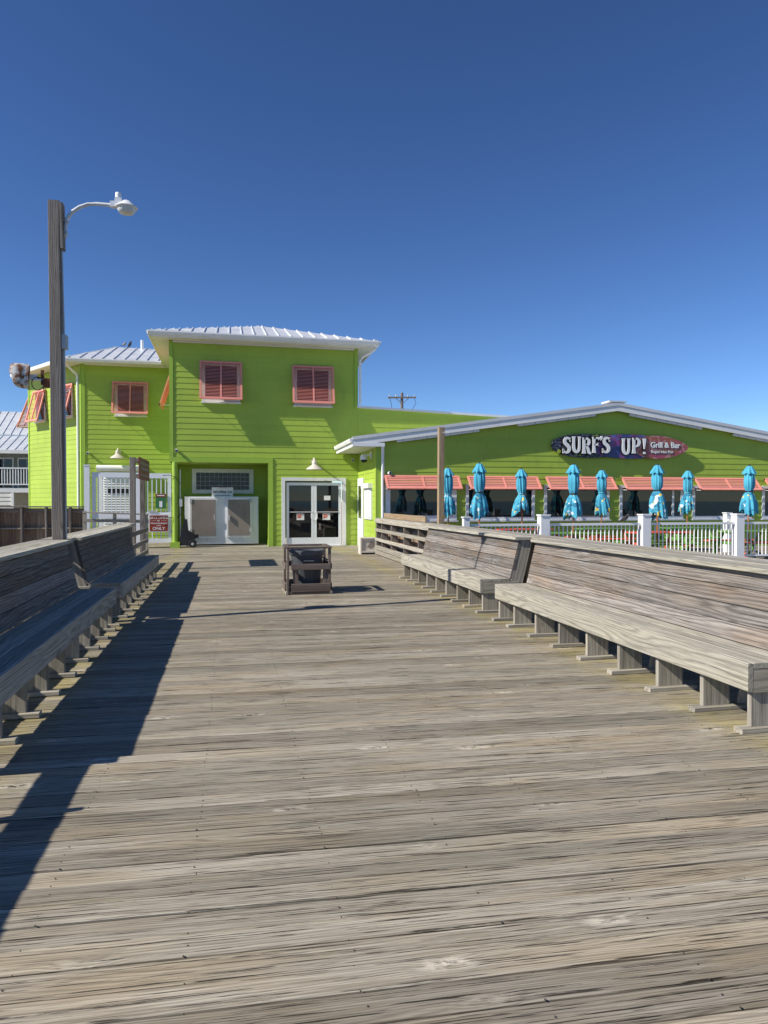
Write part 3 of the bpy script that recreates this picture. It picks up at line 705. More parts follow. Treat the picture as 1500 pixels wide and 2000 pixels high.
c = PW(LW + .1, -.6, 6.2); shutter(H, c, (nw[0] * -1, nw[1] * -1), (-.95, .3), 1.1, 1.4, .55, 20)
# wing roof
OH = .78
def offp(q, d): return (q[0], q[1])
ex = P0[0] - .50; E0 = (-6.30, YC - OH, 7.20); E1 = (XA0 - .62 + .6, YC - OH, 7.20)
E2 = (P1[0] + nw[0] * .62 - .15, P1[1] + nw[1] * .62 + .3, 7.20)
RA = (-4.95, 33.3, 8.48); RB = (XA0, 33.3, 8.48)
roof_face(H, E0, E1, [RB, RA], 'roof'); roof_face(H, E2, E0, [RA], 'roof'); roof_face(H, (E2[0] + 1.6, E2[1] + 5, 7.2), E2, [RA, (-3.5, 38, 8.4)], 'roof')
gutter(H, (E0[0], E0[1] + .02), (E1[0] - .62, E1[1] + .02), (0, -1), 7.19)
du = Vector((E2[0] - E0[0], E2[1] - E0[1])).normalized(); gn = (-du.y, du.x) if -du.y < 0 else (du.y, -du.x)
gutter(H, (E0[0], E0[1]), (E2[0], E2[1]), gn, 7.188, .13, .09)
MB().poly([(E0[0] + .02, E0[1] + .04, 7.12), (E1[0], E1[1] + .04, 7.12), (XA0, YC, 7.12), (P0[0], YC, 7.12), (P1[0], P1[1], 7.12), (E2[0] + .03, E2[1], 7.12)], (0, 0, .035)).build('soffit', M['soffit'], H)
MB().tube([PW(.1, .52, 7.08), PW(.12, .46, 6.95), PW(.17, .10, 6.7), PW(.17, .07, 6.6), PW(.17, .07, 0)], .05, 10).build('downspout', M['white'], H, True)
MB().tube([(-3.82, 33.0, 8.3), (-3.82, 33.0, 8.78)], .07, 12).build('vent_pipe', M['vinyl'], H, True)
# roller box and louvred door behind the gate
ld = bx('louvred_door', -5.25, -3.55, YC - .06, YC - .001, 0, 2.72, M['white'], H)
for i in range(24): MB().hexa([(-5.05, YC - .10, .2 + i * .1), (-3.7, YC - .10, .2 + i * .1), (-3.7, YC - .061, .25 + i * .1), (-5.05, YC - .061, .25 + i * .1), (-5.05, YC - .10, .215 + i * .1), (-3.7, YC - .10, .215 + i * .1), (-3.7, YC - .061, .265 + i * .1), (-5.05, YC - .061, .265 + i * .1)]).build('louvre', M['white'], ld)
MB().tube([(-5.25, YC - .12, 2.93), (-3.35, YC - .12, 2.93)], .13, 20).build('shutter_roll', M['white'], H, True)
bx('letter_plate', -4.85, -4.05, YC - .125, YC - .101, 1.93, 2.12, M['ink'], ld)

# ------------------------------------------------------------------ restaurant
B = empty('restaurant', (0, 0, 0), 'low lime green restaurant with shallow white gable and row of coral awnings', 'building')
SL = .1462; XE = 3.745; XRG = 12.9; ZE = 3.47
ztopB = lambda x: ZE + .0 + SL * (x - XE) if x < XRG else ZE + SL * (XRG - XE) - SL * (x - XRG)
XBR = 24.0
bwall = MB().poly([(XB0, YB, -.3), (XBR, YB, -.3), (XBR, YB, ztopB(XBR) - .06), (XRG, YB, ztopB(XRG) - .06), (XB0, YB, ztopB(XB0) - .06)], (0, .12, 0)).build('gable_wall', M['green'], B)
wins = [(4.83, 7.21), (7.53, 9.95), (10.29, 12.70), (13.09, 15.56), (15.93, 18.36), (18.79, 21.2)]
siding(bwall, (XB0 + .15, YB), (1, 0), (0, -1), XBR - XB0 - .15, 0, 4.75, [(a - XB0 - .15 + .02, b - XB0 - .15 - .02, .98, 2.16) for a, b in wins], ztop=lambda a: ztopB(a + XB0 + .15) - .07)
P = PL((0, YB), (1, 0), (0, -1))
fbox(P, 'corner_board', XB0, XB0 + .15, 0, .035, 0, 3.5, M['greentrim'], B)
for i, (a, b) in enumerate(wins):
    ml = None if i != 3 else b - .40
    window_box(B, P, a, b, .98, 2.16, .10 if i else .16, ml, M['vinyl'], True, .055)
    sx0, sx1 = (a + .03, b + .06) if i else (4.80, 7.26)
    shutter(B, ((sx0 + sx1) / 2, YB - .05, 2.42), (1, 0), (0, -1), sx1 - sx0 + .02, math.hypot(.43, .40), .40, 6, 'awning_shutter', False)
# side wall towards the pier house, with door and small shutter
sw = bx('side_wall', XB0, XB0 + .12, YB + .121, YA - .001, -.3, 3.42, M['green'], B)
PS = PL((XB0, YA - .001), (0, -1), (-1, 0)); LS = YA - YB
siding(sw, (XB0, YA - .001), (0, -1), (-1, 0), LS - .001, 0, 3.42, [(.1, 1.15, -1, 2.42), (1.35, 2.62, 1.0, 2.15)])
d = fbox(PS, 'side_door', .1, 1.13, 0, .05, 0, 2.42, M['white'], B)
fbox(PS, 'door_leaf', .22, 1.0, .05, .06, .02, 2.28, M['vinyl'], d); fbox(PS, 'pane', .34, .88, .06, .064, 1.0, 2.15, M['glass'], d)
MB().tube([PS(.95, .06, 1.05), PS(.95, .12, 1.05), PS(.85, .12, 1.05)], .012, 8).build('handle', M['grey_metal'], d, True)
w_ = fbox(PS, 'service_hatch', 1.38, 2.6, 0, .05, 1.0, 2.12, M['vinyl'], B); fbox(PS, 'hatch_hood', 1.34, 2.64, 0, .16, 2.04, 2.2, M['white'], w_)
fbox(PS, 'hatch_panel', 1.5, 2.5, .05, .075, 1.08, 2.0, M['white'], w_)
fbox(PS, 'corner_board', LS - .1, LS + .036, 0, .035, 0, 3.4, M['green'], B)
# gable roof
OHB = .24; yr = YB - OHB
zr = ZE + SL * (XRG - XE)
lf = roof_face(B, (XE, 40, ZE + .10), (XE, yr, ZE + .10), [(XRG, yr, zr + .10), (XRG, 40, zr + .10)], 'roof', .3)
roof_face(B, (XBR, yr, ztopB(XBR) + .10), (XBR, 40, ztopB(XBR) + .10), [(XRG, 40, zr + .10), (XRG, yr, zr + .10)], 'roof', .3)
for xa, xb in ((XE, XRG), (XRG, XBR)):
    za, zb = ztopB(xa), ztopB(xb)
    MB().poly([(xa, yr, za - .13), (xb, yr, zb - .13), (xb, yr, zb + .045), (xa, yr, za + .045)], (0, .04, 0)).build('rake_board', M['white'], B)
    MB().poly([(xa, yr - .02, za + .055), (xb, yr - .02, zb + .055), (xb, yr - .02, zb + .155), (xa, yr - .02, za + .155)], (0, .06, 0)).build('rake_flashing', M['galv'], B)
    MB().poly([(xa, yr + .041, za - .06), (xb, yr + .041, zb - .06), (xb, yr + .041, zb - .02), (xa, yr + .041, za - .02)], (0, OHB - .045, 0)).build('rake_soffit', M['soffit'], B)
MB().box(XRG - .35, XRG + .3, yr - .03, yr + .5, zr + .16, zr + .21).build('ridge_cap', M['galv'], B)
bx('eave_return', XE, XB0 + .22, yr - .006, YB - .036, ZE - .14, ZE - .02, M['vinyl'], B)
bx('eave_fascia', XE - .012, XE + .03, yr + .001, YA - .07, ZE - .16, ZE + .06, M['white'], B)
bx('eave_soffit', XE + .031, XB0 - .001, YB - .035, YA - .07, ZE - .15, ZE - .11, M['soffit'], B)
gutter(B, (XE - .012, yr - .01), (XE - .012, YA - .08), (-1, 0), ZE + .09, .12, .09)
MB().tube([(4.72, yr + .06, 3.36), (4.72, yr + .08, 3.2), (4.74, YB - .07, 3.02), (4.74, YB - .07, 0)], .05, 10).build('downspout', M['vinyl'], B, True)
for xa, xb in ((5.18, 7.94), (9.3, 12.1), (13.4, 16.2), (17.5, 20)):
    za, zb = ztopB(xa) - .17, ztopB(xb) - .17
    lb = MB().bar((xa, YB - .13, za), (xb, YB - .13, zb), .10, .07).build('strip_light', M['vinyl'], B)
    for q in range(7):
        t_ = (q + .5) / 7; MB().bar((xa + (xb - xa) * t_, YB - .13, za + (zb - za) * t_ - .04), (xa + (xb - xa) * t_, YB - .13, za + (zb - za) * t_ + .06), .015, .11).build('clip', M['grey_metal'], lb)

# ------------------------------------------------------------------ surfboard sign
SG = empty('surfboard_sign', (13.0, YB - .12, 3.48), 'long dark-to-pink surfboard-shaped sign with bold white lettering above the awnings', 'sign')
def board(name, x0, x1, zc, h, d, mat, point):
    pts = []; n = 40; L = x1 - x0
    for i in range(n + 1):
        t_ = i / n; r_ = (math.sin(math.pi * min(1, t_ ** .75))) ** .55 if point else (max(0, 1 - abs(2 * t_ - 1) ** 2.6)) ** .5
        pts.append((x0 + L * t_, r_ * h / 2))
    ol = [(x - 13.0, d, zc + z) for x, z in pts] + [(x - 13.0, d, zc - z) for x, z in pts[-2:0:-1]]
    return MB().poly(ol, (0, .05, 0)).build(name, mat, SG)
board('board', 10.51, 13.3, .0, .80, -.0, M['surf_a'], False)
board('board', 11.9, 14.8, .0, .82, -.03, M['surf_b'], False)
board('board', 13.55, 15.65, -.01, .80, -.06, M['surf_c'], True)
MB().box(-2.0, 2.0, .05, .12, -.12, .12).build('mount', M['black'], SG)
for xx, zz, rr_ in ((-.95, .30, .07), (-.83, .33, .06), (-.71, .31, .06), (-1.6, -.27, .06), (-1.45, -.30, .05), (-2.22, -.2, .07), (.95, -.31, .06)):
    MB().lathe([(0, 0), (rr_, 0), (rr_, .006), (0, .006)], (xx, -.012 if xx < 0 else -.04, zz), 10, 'y').build('print_spot', M['lime'], SG)
GL = {  # flared strokes: list of [(x, y, width), ...]
 'S': [[(.50, .80, .10), (.40, .93, .13), (.24, .94, .17), (.13, .80, .20), (.17, .62, .22), (.33, .48, .24), (.44, .32, .22), (.40, .13, .18), (.24, .05, .14), (.10, .10, .12), (.02, .22, .14)], [(.50, .98, .05), (.50, .72, .09)], [(.03, .28, .08), (.02, .0, .05)]],
 'U': [[(.12, 1.0, .30), (.12, .85, .17), (.12, .35, .20), (.18, .12, .20), (.32, .05, .18), (.46, .15, .17), (.50, .40, .15), (.50, .85, .14), (.50, 1.0, .24)]],
 'R': [[(.12, 1.0, .26), (.12, .8, .18), (.12, .2, .20), (.12, .0, .30)], [(.12, .93, .13), (.34, .93, .14), (.47, .78, .18), (.42, .58, .16), (.20, .50, .12)], [(.26, .52, .14), (.40, .30, .18), (.46, .08, .18), (.60, .0, .10)]],
 'F': [[(.12, 1.0, .26), (.12, .8, .18), (.12, .2, .20), (.12, .0, .30)], [(.10, .93, .13), (.40, .93, .13), (.50, .86, .20)], [(.14, .52, .12), (.36, .52, .12), (.40, .52, .24)]],
 "'": [[(.10, 1.12, .17), (.10, 1.0, .16), (.05, .84, .04)]],
 'P': [[(.12, 1.0, .26), (.12, .8, .18), (.12, .2, .20), (.12, .0, .30)], [(.12, .93, .13), (.36, .93, .15), (.50, .74, .20), (.42, .52, .16), (.20, .45, .12)]],
 '!': [[(.12, 1.02, .24), (.12, .7, .17), (.11, .34, .06)], [(.12, .17, .10), (.12, .10, .19), (.12, .02, .10)]]}
def glyph(m, ch, x, z, h, y, grow, th):
    for st in GL[ch]:
        n = len(st); fine = []
        for i in range(n - 1):
            for q in range(4):
                t_ = q / 4; a, b = st[i], st[i + 1]
                p0 = st[max(i - 1, 0)]; p3 = st[min(i + 2, n - 1)]
                cr_ = [.5 * (2 * a[k] + (b[k] - p0[k]) * t_ + (2 * p0[k] - 5 * a[k] + 4 * b[k] - p3[k]) * t_ ** 2 + (3 * a[k] - p0[k] - 3 * b[k] + p3[k]) * t_ ** 3) for k in range(3)]
                fine.append(cr_)
        fine.append(list(st[-1])); k_ = len(fine); Lf, Rt = [], []
        for i, (px_, pz, w) in enumerate(fine):
            q0 = fine[max(i - 1, 0)]; q1 = fine[min(i + 1, k_ - 1)]; dx, dz = q1[0] - q0[0], q1[1] - q0[1]; ln = math.hypot(dx, dz) or 1
            e = 0
            if i == 0: e = -grow / h
            if i == k_ - 1: e = grow / h
            bx_, bz_ = px_ + dx / ln * e, pz + dz / ln * e; hw = max(w, .03) / 2 + grow / h
            Lf.append((x + (bx_ - dz / ln * hw) * h, z + (bz_ + dx / ln * hw) * h)); Rt.append((x + (bx_ + dz / ln * hw) * h, z + (bz_ - dx / ln * hw) * h))
        for i in range(k_ - 1):
            a, b, c_, d_ = Lf[i], Lf[i + 1], Rt[i + 1], Rt[i]
            m.hexa([(a[0], y, a[1]), (b[0], y, b[1]), (c_[0], y, c_[1]), (d_[0], y, d_[1]), (a[0], y - th, a[1]), (b[0], y - th, b[1]), (c_[0], y - th, c_[1]), (d_[0], y - th, d_[1])])
hh = .54; lay = []
xx = -2.13
for ch, adv in (('S', .335), ('U', .375), ('R', .37), ('F', .285), ("'", .09), ('S', .30)): lay.append((ch, xx)); xx += adv
xx = .03 + .0
for ch, adv in (('U', .40), ('P', .40), ('!', .2)): lay.append((ch, xx + .02)); xx += adv
for i, (ch, x) in enumerate(lay):
    zoff = -.27 + (.03 if i % 2 else 0); om, fm = MB(), MB(); glyph(om, ch, x, zoff, hh, -.065, .035, .02); glyph(fm, ch, x, zoff, hh, -.09, 0, .02)
    tag(om.build('letter_outline', M['ink'], SG), kind='stuff'); tag(fm.build('letter', M['signwhite'], SG), kind='stuff')
text('lettering_outline', 'Grill & Bar', .27, M['ink'], (1.74, -.062, .06), FRONT, SG, .004, .022, sx=.98)  # wider black ink outline printed behind the white letters
text('lettering', 'Grill & Bar', .27, M['signwhite'], (1.74, -.075, .06), FRONT, SG, .005, .008, sx=.98)
text('lettering_outline', 'Bogue Inlet Pier', .135, M['ink'], (1.62, -.062, -.17), FRONT, SG, .004, .014)
text('lettering', 'Bogue Inlet Pier', .135, M['signwhite'], (1.62, -.074, -.17), FRONT, SG, .004, .002)

# ------------------------------------------------------------------ wall fixtures
def wall_lamp(x, y, z, label):
    o = empty('wall_lamp', (x, y, z), label, 'lamp', 'gooseneck wall lamps')
    MB().lathe([(.30, -.30), (.26, -.25), (.12, -.16), (.085, -.12), (.085, -.02), (.06, .02), (0, .03)], (0, -.42, 0), 24).lathe([(.285, -.298), (.10, -.17), (0, -.15)], (0, -.42, 0), 24).build('shade', M['beige'], o, True)
    MB().tube([(0, 0, .0), (0, -.10, .06), (0, -.25, .10), (0, -.36, .08), (0, -.42, .0)], .03, 10).build('arm', M['beige'], o, True)
    MB().lathe([(0, -.04), (.08, -.04), (.08, 0), (0, 0)], (0, 0, 0), 16, 'y').build('wall_plate', M['beige'], o)
wall_lamp(2.90, YA - .02, 3.02, 'cream gooseneck lamp above the glass entrance doors')
wall_lamp(-4.40, YC - .02, 3.62, 'cream gooseneck lamp above the louvred door behind the gate')
def bullet_cam(p, label, d=(0, -1, -.2)):
    o = empty('security_camera', p, label, 'camera', 'small wall cameras'); v = Vector(d).normalized() * .16
    MB().tube([(0, 0, 0), tuple(v)], .05, 12).build('body', M['vinyl'], o, True)
    MB().tube([tuple(v * .98), tuple(v * 1.05)], .035, 12).build('lens', M['black'], o)
bullet_cam((-1.80, YA - .02, 3.36), 'white bullet camera low at the left end of the upper storey')
bullet_cam((-5.58, YC - .02, 3.55), 'white bullet camera beside the downspout of the left wing')
bullet_cam((4.36, YA - .02, 3.12), 'white round camera under the restaurant eave by the doors', (-.3, -1, -.3))
bullet_cam((4.93, YB - .02, 2.50), 'white camera above the first coral awning', (.2, -1, .0))
dc = empty('dome_camera', (XB0 - .02, 22.6, 3.12), 'white dome camera with black glass hanging under the restaurant eave', 'camera')
MB().bar((0, 0, 0), (-.25, 0, 0), .08, .06).box(-.03, .0, -.09, .09, -.12, .12).build('bracket', M['vinyl'], dc)
MB().lathe([(0, .02), (.10, .0), (.12, -.05), (.125, -.16)], (-.25, 0, 0), 20).build('housing', M['vinyl'], dc, True)
MB().lathe([(.11, -.16), (.10, -.21), (.06, -.25), (0, -.265)], (-.25, 0, 0), 20).build('dome', M['black'], dc, True)

# ------------------------------------------------------------------ alcove things
im = empty('ice_merchandiser', (-.3, 26.5, 0), 'white double-door ice merchandiser standing in the alcove', 'freezer')
MB().box(-1.30, 1.30, -.45, .45, .06, 1.77).build('cabinet', M['white_worn'], im)
for x in (-1.2, 1.2):
    for yv in (-.38, .38): MB().box(x - .05, x + .05, yv - .05, yv + .05, 0, .06).build('foot', M['black'], im)
for x0, x1 in ((-1.06, -.22), (.22, 1.0)):
    d = MB().box(x0 - .06, x1 + .06, -.51, -.452, .30, 1.72).build('door', M['white_worn'], im)
    MB().box(x0, x1, -.522, -.511, .36, 1.66).build('door_panel', M['kick'], d)
    hx = x1 - .04 if x0 < 0 else x0 + .04
    MB().bar((hx, -.56, 1.12), (hx, -.56, .92), .04, .05).bar((hx, -.50, 1.02), (hx, -.58, 1.02), .05, .05).build('latch', M['grey_metal'], d)
    for z in (1.55, .48): MB().box((x0 - .06) if x0 < 0 else (x1 - .02), (x0 + .02) if x0 < 0 else (x1 + .06), -.54, -.51, z, z + .14).build('hinge', M['grey_metal'], d)
isg = MB().box(-.36, .40, -.2, -.15, 1.77, 2.11).build('name_board', M['signpaper'], im)
text('lettering', 'carolina ice', .15, M['ink'], (.02, -.205, 1.95), FRONT, isg, .003, .002)
MB().box(-.25, .3, -.206, -.201, 1.80, 1.815).build('print', M['ink'], isg); MB().box(-.15, .2, -.206, -.201, 2.08, 2.092).build('print', M['redink'], isg)
ct = empty('hand_cart', (-1.5, 25.2, 0), 'black tilted beach cart with small wheels parked against the alcove post', 'cart')
MB().hexa([(-.26, -.14, .06), (.12, -.14, .10), (.12, .16, .10), (-.26, .16, .06), (-.06, -.10, .98), (.03, -.10, .98), (.03, .12, .98), (-.06, .12, .98)]).build('tub', M['black'], ct)
MB().hexa([(.0, -.13, .18), (.32, -.13, .30), (.32, .15, .30), (.0, .15, .18), (.02, -.13, .62), (.28, -.13, .46), (.28, .15, .46), (.02, .15, .62)]).build('bag', M['black'], ct)
MB().hexa([(.25, -.1, .33), (.42, -.1, .34), (.42, .1, .34), (.25, .1, .33), (.25, -.1, .43), (.40, -.1, .46), (.40, .1, .46), (.25, .1, .43)]).build('handle_grip', M['black'], ct)
for yv in (-.17, .17):
    MB().lathe([(.04, -.025), (.12, -.025), (.128, 0), (.12, .025), (.04, .025)], (.22, yv, .13), 18, 'y').build('wheel', M['black'], ct, True)
    MB().lathe([(0, -.03), (.05, -.03), (.05, .03), (0, .03)], (.22, yv, .13), 12, 'y').build('hub', M['grey_metal'], ct)
MB().tube([(-.02, 0, .95), (-.06, 0, 1.08), (-.03, -.02, 1.1)], .008, 6).build('cord', M['cable'], ct)

# ------------------------------------------------------------------ gate and signs at the left
G = empty('vinyl_gate', (-3.3, 25.2, 0), 'tall white vinyl gate and fence panel left of the ice alcove', 'gate')
gx = lambda x: x + 3.3
MB().box(gx(-4.79), gx(-4.62), -.085, .085, -.1, 2.79).box(gx(-4.80), gx(-4.61), -.095, .095, 2.79, 2.83).build('gate_post', M['vinyl'], G)
def leaf(x0, x1, z0, z1, zm):
    m = MB(); w = .12
    m.box(gx(x0), gx(x0) + w, -.03, .03, z0, z1).box(gx(x1) - w, gx(x1), -.03, .03, z0, z1)
    for a, b in ((z1 - .17, z1), (zm, zm + .2), (z0, z0 + .14)): m.box(gx(x0) + w, gx(x1) - w, -.028, .028, a, b)
    lf_ = m.build('gate_frame', M['vinyl'], G)
    n = int((x1 - x0 - 2 * w) / .135); sp = (x1 - x0 - 2 * w) / n
    for i in range(n):
        xx = gx(x0) + w + sp * (i + .5)
        MB().box(xx - .018, xx + .018, -.015, .015, zm + .2, z1 - .17).build('picket', M['vinyl'], lf_)
        MB().box(xx - .018, xx + .018, -.015, .015, z0 + .14, zm).build('picket', M['vinyl'], lf_)
    return lf_
leaf(-4.55, -3.02, .18, 2.58, 1.02); leaf(-2.96, -1.99, .18, 2.56, 1.02)
for z in (.5, 1.9): MB().box(gx(-2.0), gx(-1.9), -.05, .05, z, z + .12).build('hinge', M['grey_metal'], G)
bx('latch', gx(-2.72), gx(-2.5), -.07, -.031, 1.20, 1.28, M['grey_metal'], G)
gs = empty('gate_sign', (-2.40, 25.13, .85), 'red sign reading GATE OPENS ONLY on the white gate', 'sign')
MB().box(-.33, .33, -.012, .012, -.30, .30).build('backing', M['signwhite'], gs)
MB().box(-.30, .30, -.018, -.0125, -.27, .27).build('panel', M['signred'], gs)
for s_, sz, z, st in (('GATE OPENS', .115, .18, 1), ('for', .07, .085, 1), ('Fishing & Handicapped', .062, .0, .95), ('Carts', .062, -.075, 1), ('ONLY', .14, -.185, 1.1)):
    text('lettering', s_, sz, M['signwhite'], (0, -.0195, z), FRONT, gs, .002, .0015, sx=st)
for a in (-1, 1): MB().box(min(a * .08, a * .26), max(a * .08, a * .26), -.021, -.0185, .083, .089).build('rule', M['signwhite'], gs)
po = empty('poster', (-2.33, 25.145, 1.60), 'small green poster with red heading on the gate pickets', 'poster')
MB().box(-.17, .17, -.006, .006, -.25, .25).build('sheet', M['poster'], po); MB().box(-.17, .17, -.010, -.0065, .15, .25).build('heading', M['signred'], po)
MB().box(-.05, .05, -.010, -.0065, -.20, .0).build('label', M['signwhite'], po)
text('lettering', 'CAUTION', .055, M['signwhite'], (0, -.0115, .2), FRONT, po, .001) if False else MB().box(-.12, .12, -.0125, -.0105, .185, .215).build('print', M['signwhite'], po)
sp_ = empty('sign_post', (-2.2, 17.9, 0), 'faded red notice between two weathered posts at the end of the left bench', 'sign')
for yv in (17.05, 18.9):
    beam('post', (-2.2, yv, -.2), (-2.2, yv, 2.62), .10, .125, M['post'], sp_, upv=(1, 0, 0))
for z in (2.55, 2.19): beam('cross_rail', (-2.10, 16.99, z), (-2.10, 18.96, z), .09, .09, M['post'], sp_)
nt = MB().box(.14, .165, -.92, 1.06, 2.12, 2.63).build('notice', M['signbrown'], sp_)
for z, h in ((2.47, .07), (2.35, .07), (2.21, .04)): MB().box(.1655, .169, -.75, .9, z, z + h).build('print', M['kick'], nt)

# left fence with brown boards
FN = empty('board_fence', (-5, 22, 0), 'brown vertical board fence with posts and shelf rail beyond the left railing', 'fence')
YF = 22.0
x = -11.0
while x < -4.25:
    beam('fence_post', (x, YF - .1, -.3), (x, YF - .1, 1.44), .20, .05, M['post'], FN, upv=(1, 0, 0)); x += .645
for z in (.82, .18): beam('shelf_rail', (-11.2, YF - .03, z), (-4.2, YF - .03, z), .13, .04, M['leg'], FN)
beam('cap_board', (-11.2, YF - .08, 1.47), (-4.2, YF - .08, 1.44), .26, .04, M['post'], FN)
beam('header', (-11.2, YF + .0, 1.35), (-4.2, YF + .0, 1.33), .04, .14, M['post'], FN)
x = -11.1
while x < -4.2:
    beam('picket', (x, YF + .06, -.3), (x, YF + .06 + random.uniform(-.004, .004), 1.32), .1346, .02, M['picket'], FN, upv=(0, 1, 0)); x += .135
LR = empty('ramp_rail', (-3.3, 21.9, 0), 'low pale handrail running from the board fence towards the sign posts', 'railing')
beam('hand_rail', (-4.15, 21.6, 1.29), (-2.35, 21.6, 1.22), .14, .045, M['leg'], LR)
for z in (1.05, .72): beam('rail', (-4.15, 21.62, z), (-2.35, 21.62, z - .04), .04, .09, M['leg'], LR)
for x in (-4.12, -3.3, -2.42): beam('rail_post', (x, 21.68, -.2), (x, 21.68, 1.25), .09, .09, M['leg'], LR)

# ------------------------------------------------------------------ patio: rail, tables, umbrellas
PR = empty('patio_railing', (0, 0, 0), 'white patio railing with square posts behind the right bench', 'railing')
YP = 16.6; pxs = [5.72, 7.80, 10.67, 13.50, 16.4]
for i, x in enumerate(pxs):
    w = .118 if i else .075; h = 1.235 if i else 1.19
    p_ = MB().box(x - w, x + w, YP - w, YP + w, -.02, h).build('rail_post', M['vinyl'], PR)
    MB().box(x - w - .02, x + w + .02, YP - w - .02, YP + w + .02, h, h + .035).build('post_cap', M['vinyl'], p_)
for a, b in zip(pxs[:-1], pxs[1:]):
    MB().box(a + .119, b - .119, YP - .045, YP + .045, .98, 1.04).build('top_rail', M['vinyl'], PR); MB().box(a + .119, b - .119, YP - .03, YP + .03, .10, .15).build('bottom_rail', M['vinyl'], PR)
    x = a + .19
    while x < b - .15:
        MB().tube([(x, YP, .15), (x, YP, .98)], .017, 8).build('baluster', M['vinyl'], PR, True); x += .118
MB().box(15.3, 15.48, 19.3, 19.48, -.02, 1.22).box(15.28, 15.50, 19.28, 19.50, 1.22, 1.25).build('return_post', M['vinyl'], PR)
MB().bar((13.6, 16.75, 1.01), (15.36, 19.3, 1.01), .09, .06).build('return_rail', M['vinyl'], PR)
def picnic(x, y, c1, c2, label):
    t = empty('picnic_table', (x, y, 0), label, 'picnic table', 'picnic tables on the patio')
    for i in range(5): beam('top_board', (x - .85, y - .30 + i * .15, .735), (x + .85, y - .30 + i * .15, .735), .142, .036, M[c1], t)
    for s_ in (-1, 1):
        for q in (0, 1): beam('seat_board', (x - .85, y + s_ * (.60 + q * .15), .44), (x + .85, y + s_ * (.60 + q * .15), .44), .142, .036, M[c2], t)
    for xe in (-.62, .62):
        for s_ in (-1, 1): beam('leg', (x + xe, y + s_ * .68, 0), (x + xe, y + s_ * .24, .715), .09, .036, M[c2 if s_ < 0 else c1], t, upv=(1, 0, 0))
        beam('bearer', (x + xe + .04, y - .72, .40), (x + xe + .04, y + .72, .40), .036, .09, M[c1], t); beam('bearer', (x + xe + .04, y - .34, .695), (x + xe + .04, y + .34, .695), .036, .045, M[c1], t)
def umbrella(x, y, top, seed, label):
    rs = random.Random(seed)
    u = empty('patio_umbrella', (x, y, 0), label, 'umbrella', 'closed blue umbrellas on the patio')
    u.rotation_euler = (rs.uniform(-.018, .018), rs.uniform(-.018, .018), 0)
    MB().tube([(0, 0, 0), (0, 0, top - .02)], .021, 10).build('pole', M['polewood'], u, True)
    n = 64; ph = rs.uniform(0, 6); ph2 = rs.uniform(0, 6); nf = 8; ti = rs.uniform(1.78, 1.9) - 2.61 + top; hem0 = 1.22 + rs.uniform(-.05, .08); lean = rs.uniform(-.05, .05)
    prof = [(top - .16, .075), (top - .19, .105), (top - .30, .135), (top - .45, .145), (top - .62, .135), (ti + .04, .10), (ti, .092), (ti - .04, .10), (ti - .12, .15), (ti - .24, .185), (ti - .36, .205), (hem0 + .10, .215), (hem0, .205)]
    m = MB()
    for i, (z, r_) in enumerate(prof):
        low = max(0, (ti - z) / (ti - hem0)); amp = (.13 if z > ti else .08 + .15 * low)
        for k in range(n):
            a = 2 * math.pi * k / n
            f_ = .7 * math.cos(nf * a + ph + 1.6 * math.sin(a * 2 + ph2) + z * 1.5) + .5 * math.sin(13 * a + ph2 + z * 3); g = math.sin(3 * a + ph2) + .6 * math.sin(2 * a + ph)
            rr_ = r_ * (1 + amp * f_ + .10 * g * (1 if low > 0 else .4))
            dz = -low * (.045 * f_ + .07 * math.sin(2 * a + ph) + .05 * math.sin(a + ph2))
            m.v.append((rr_ * math.cos(a) + lean * low, rr_ * math.sin(a), z + dz))
    for i in range(len(prof) - 1):
        for k in range(n): m.f.append((i * n + k, i * n + (k + 1) % n, (i + 1) * n + (k + 1) % n, (i + 1) * n + k))
    m.build('canopy', M['umb'], u, True)
    m = MB(); cp = [(top - .005, .03), (top - .02, .075), (top - .10, .115), (top - .19, .165), (top - .235, .175)]
    for i, (z, r_) in enumerate(cp):
        for k in range(48):
            a = 2 * math.pi * k / 48; f_ = math.cos(nf * a + ph); rr_ = r_ * (1 + (.03 + .035 * i) * f_); m.v.append((rr_ * math.cos(a), rr_ * math.sin(a), z - (.018 * f_ if i == 4 else 0) + (.0)))
    for i in range(len(cp) - 1):
        for k in range(48): m.f.append((i * 48 + k, i * 48 + (k + 1) % 48, (i + 1) * 48 + (k + 1) % 48, (i + 1) * 48 + k))
    m.f.append(tuple(range(48))); m.build('vent_cap', M['umb'], u, True)
    MB().lathe([(.10, ti - .018), (.112, ti - .012), (.112, ti + .012), (.10, ti + .018)], (0, 0, 0), 24).build('tie_strap', M['black'] if seed % 2 else M['umb'], u, True)
    MB().lathe([(0, .03), (.03, .02), (.035, 0), (0, -.01)], (0, 0, top), 12).build('finial', M['black'], u, True)
M['polewood'] = paint('varnished_pole', (.36, .15, .06), .4, .15)
names = ['second', 'fourth', 'sixth', 'eighth']
near = [(6.433, 2.61), (9.143, 2.611), (11.722, 2.625), (14.659, 2.63)]; far = [(6.44, 2.61), (8.84, 2.60), (11.52, 2.595), (14.59, 2.607)]
lf_n = ['tall closed blue umbrella just right of the tan post, above the small white post', 'tall closed blue umbrella below the left half of the surfboard sign', 'tall closed blue umbrella right of the third white post with white print', 'closed blue umbrella with yellow flower print at the far right']
lf_f = ['shorter closed blue umbrella partly hidden by the tan timber post', 'shorter closed blue umbrella between the second and third awnings', 'shorter closed blue umbrella right of the one below the surfboard sign', 'shorter closed blue umbrella between the fourth and fifth windows']
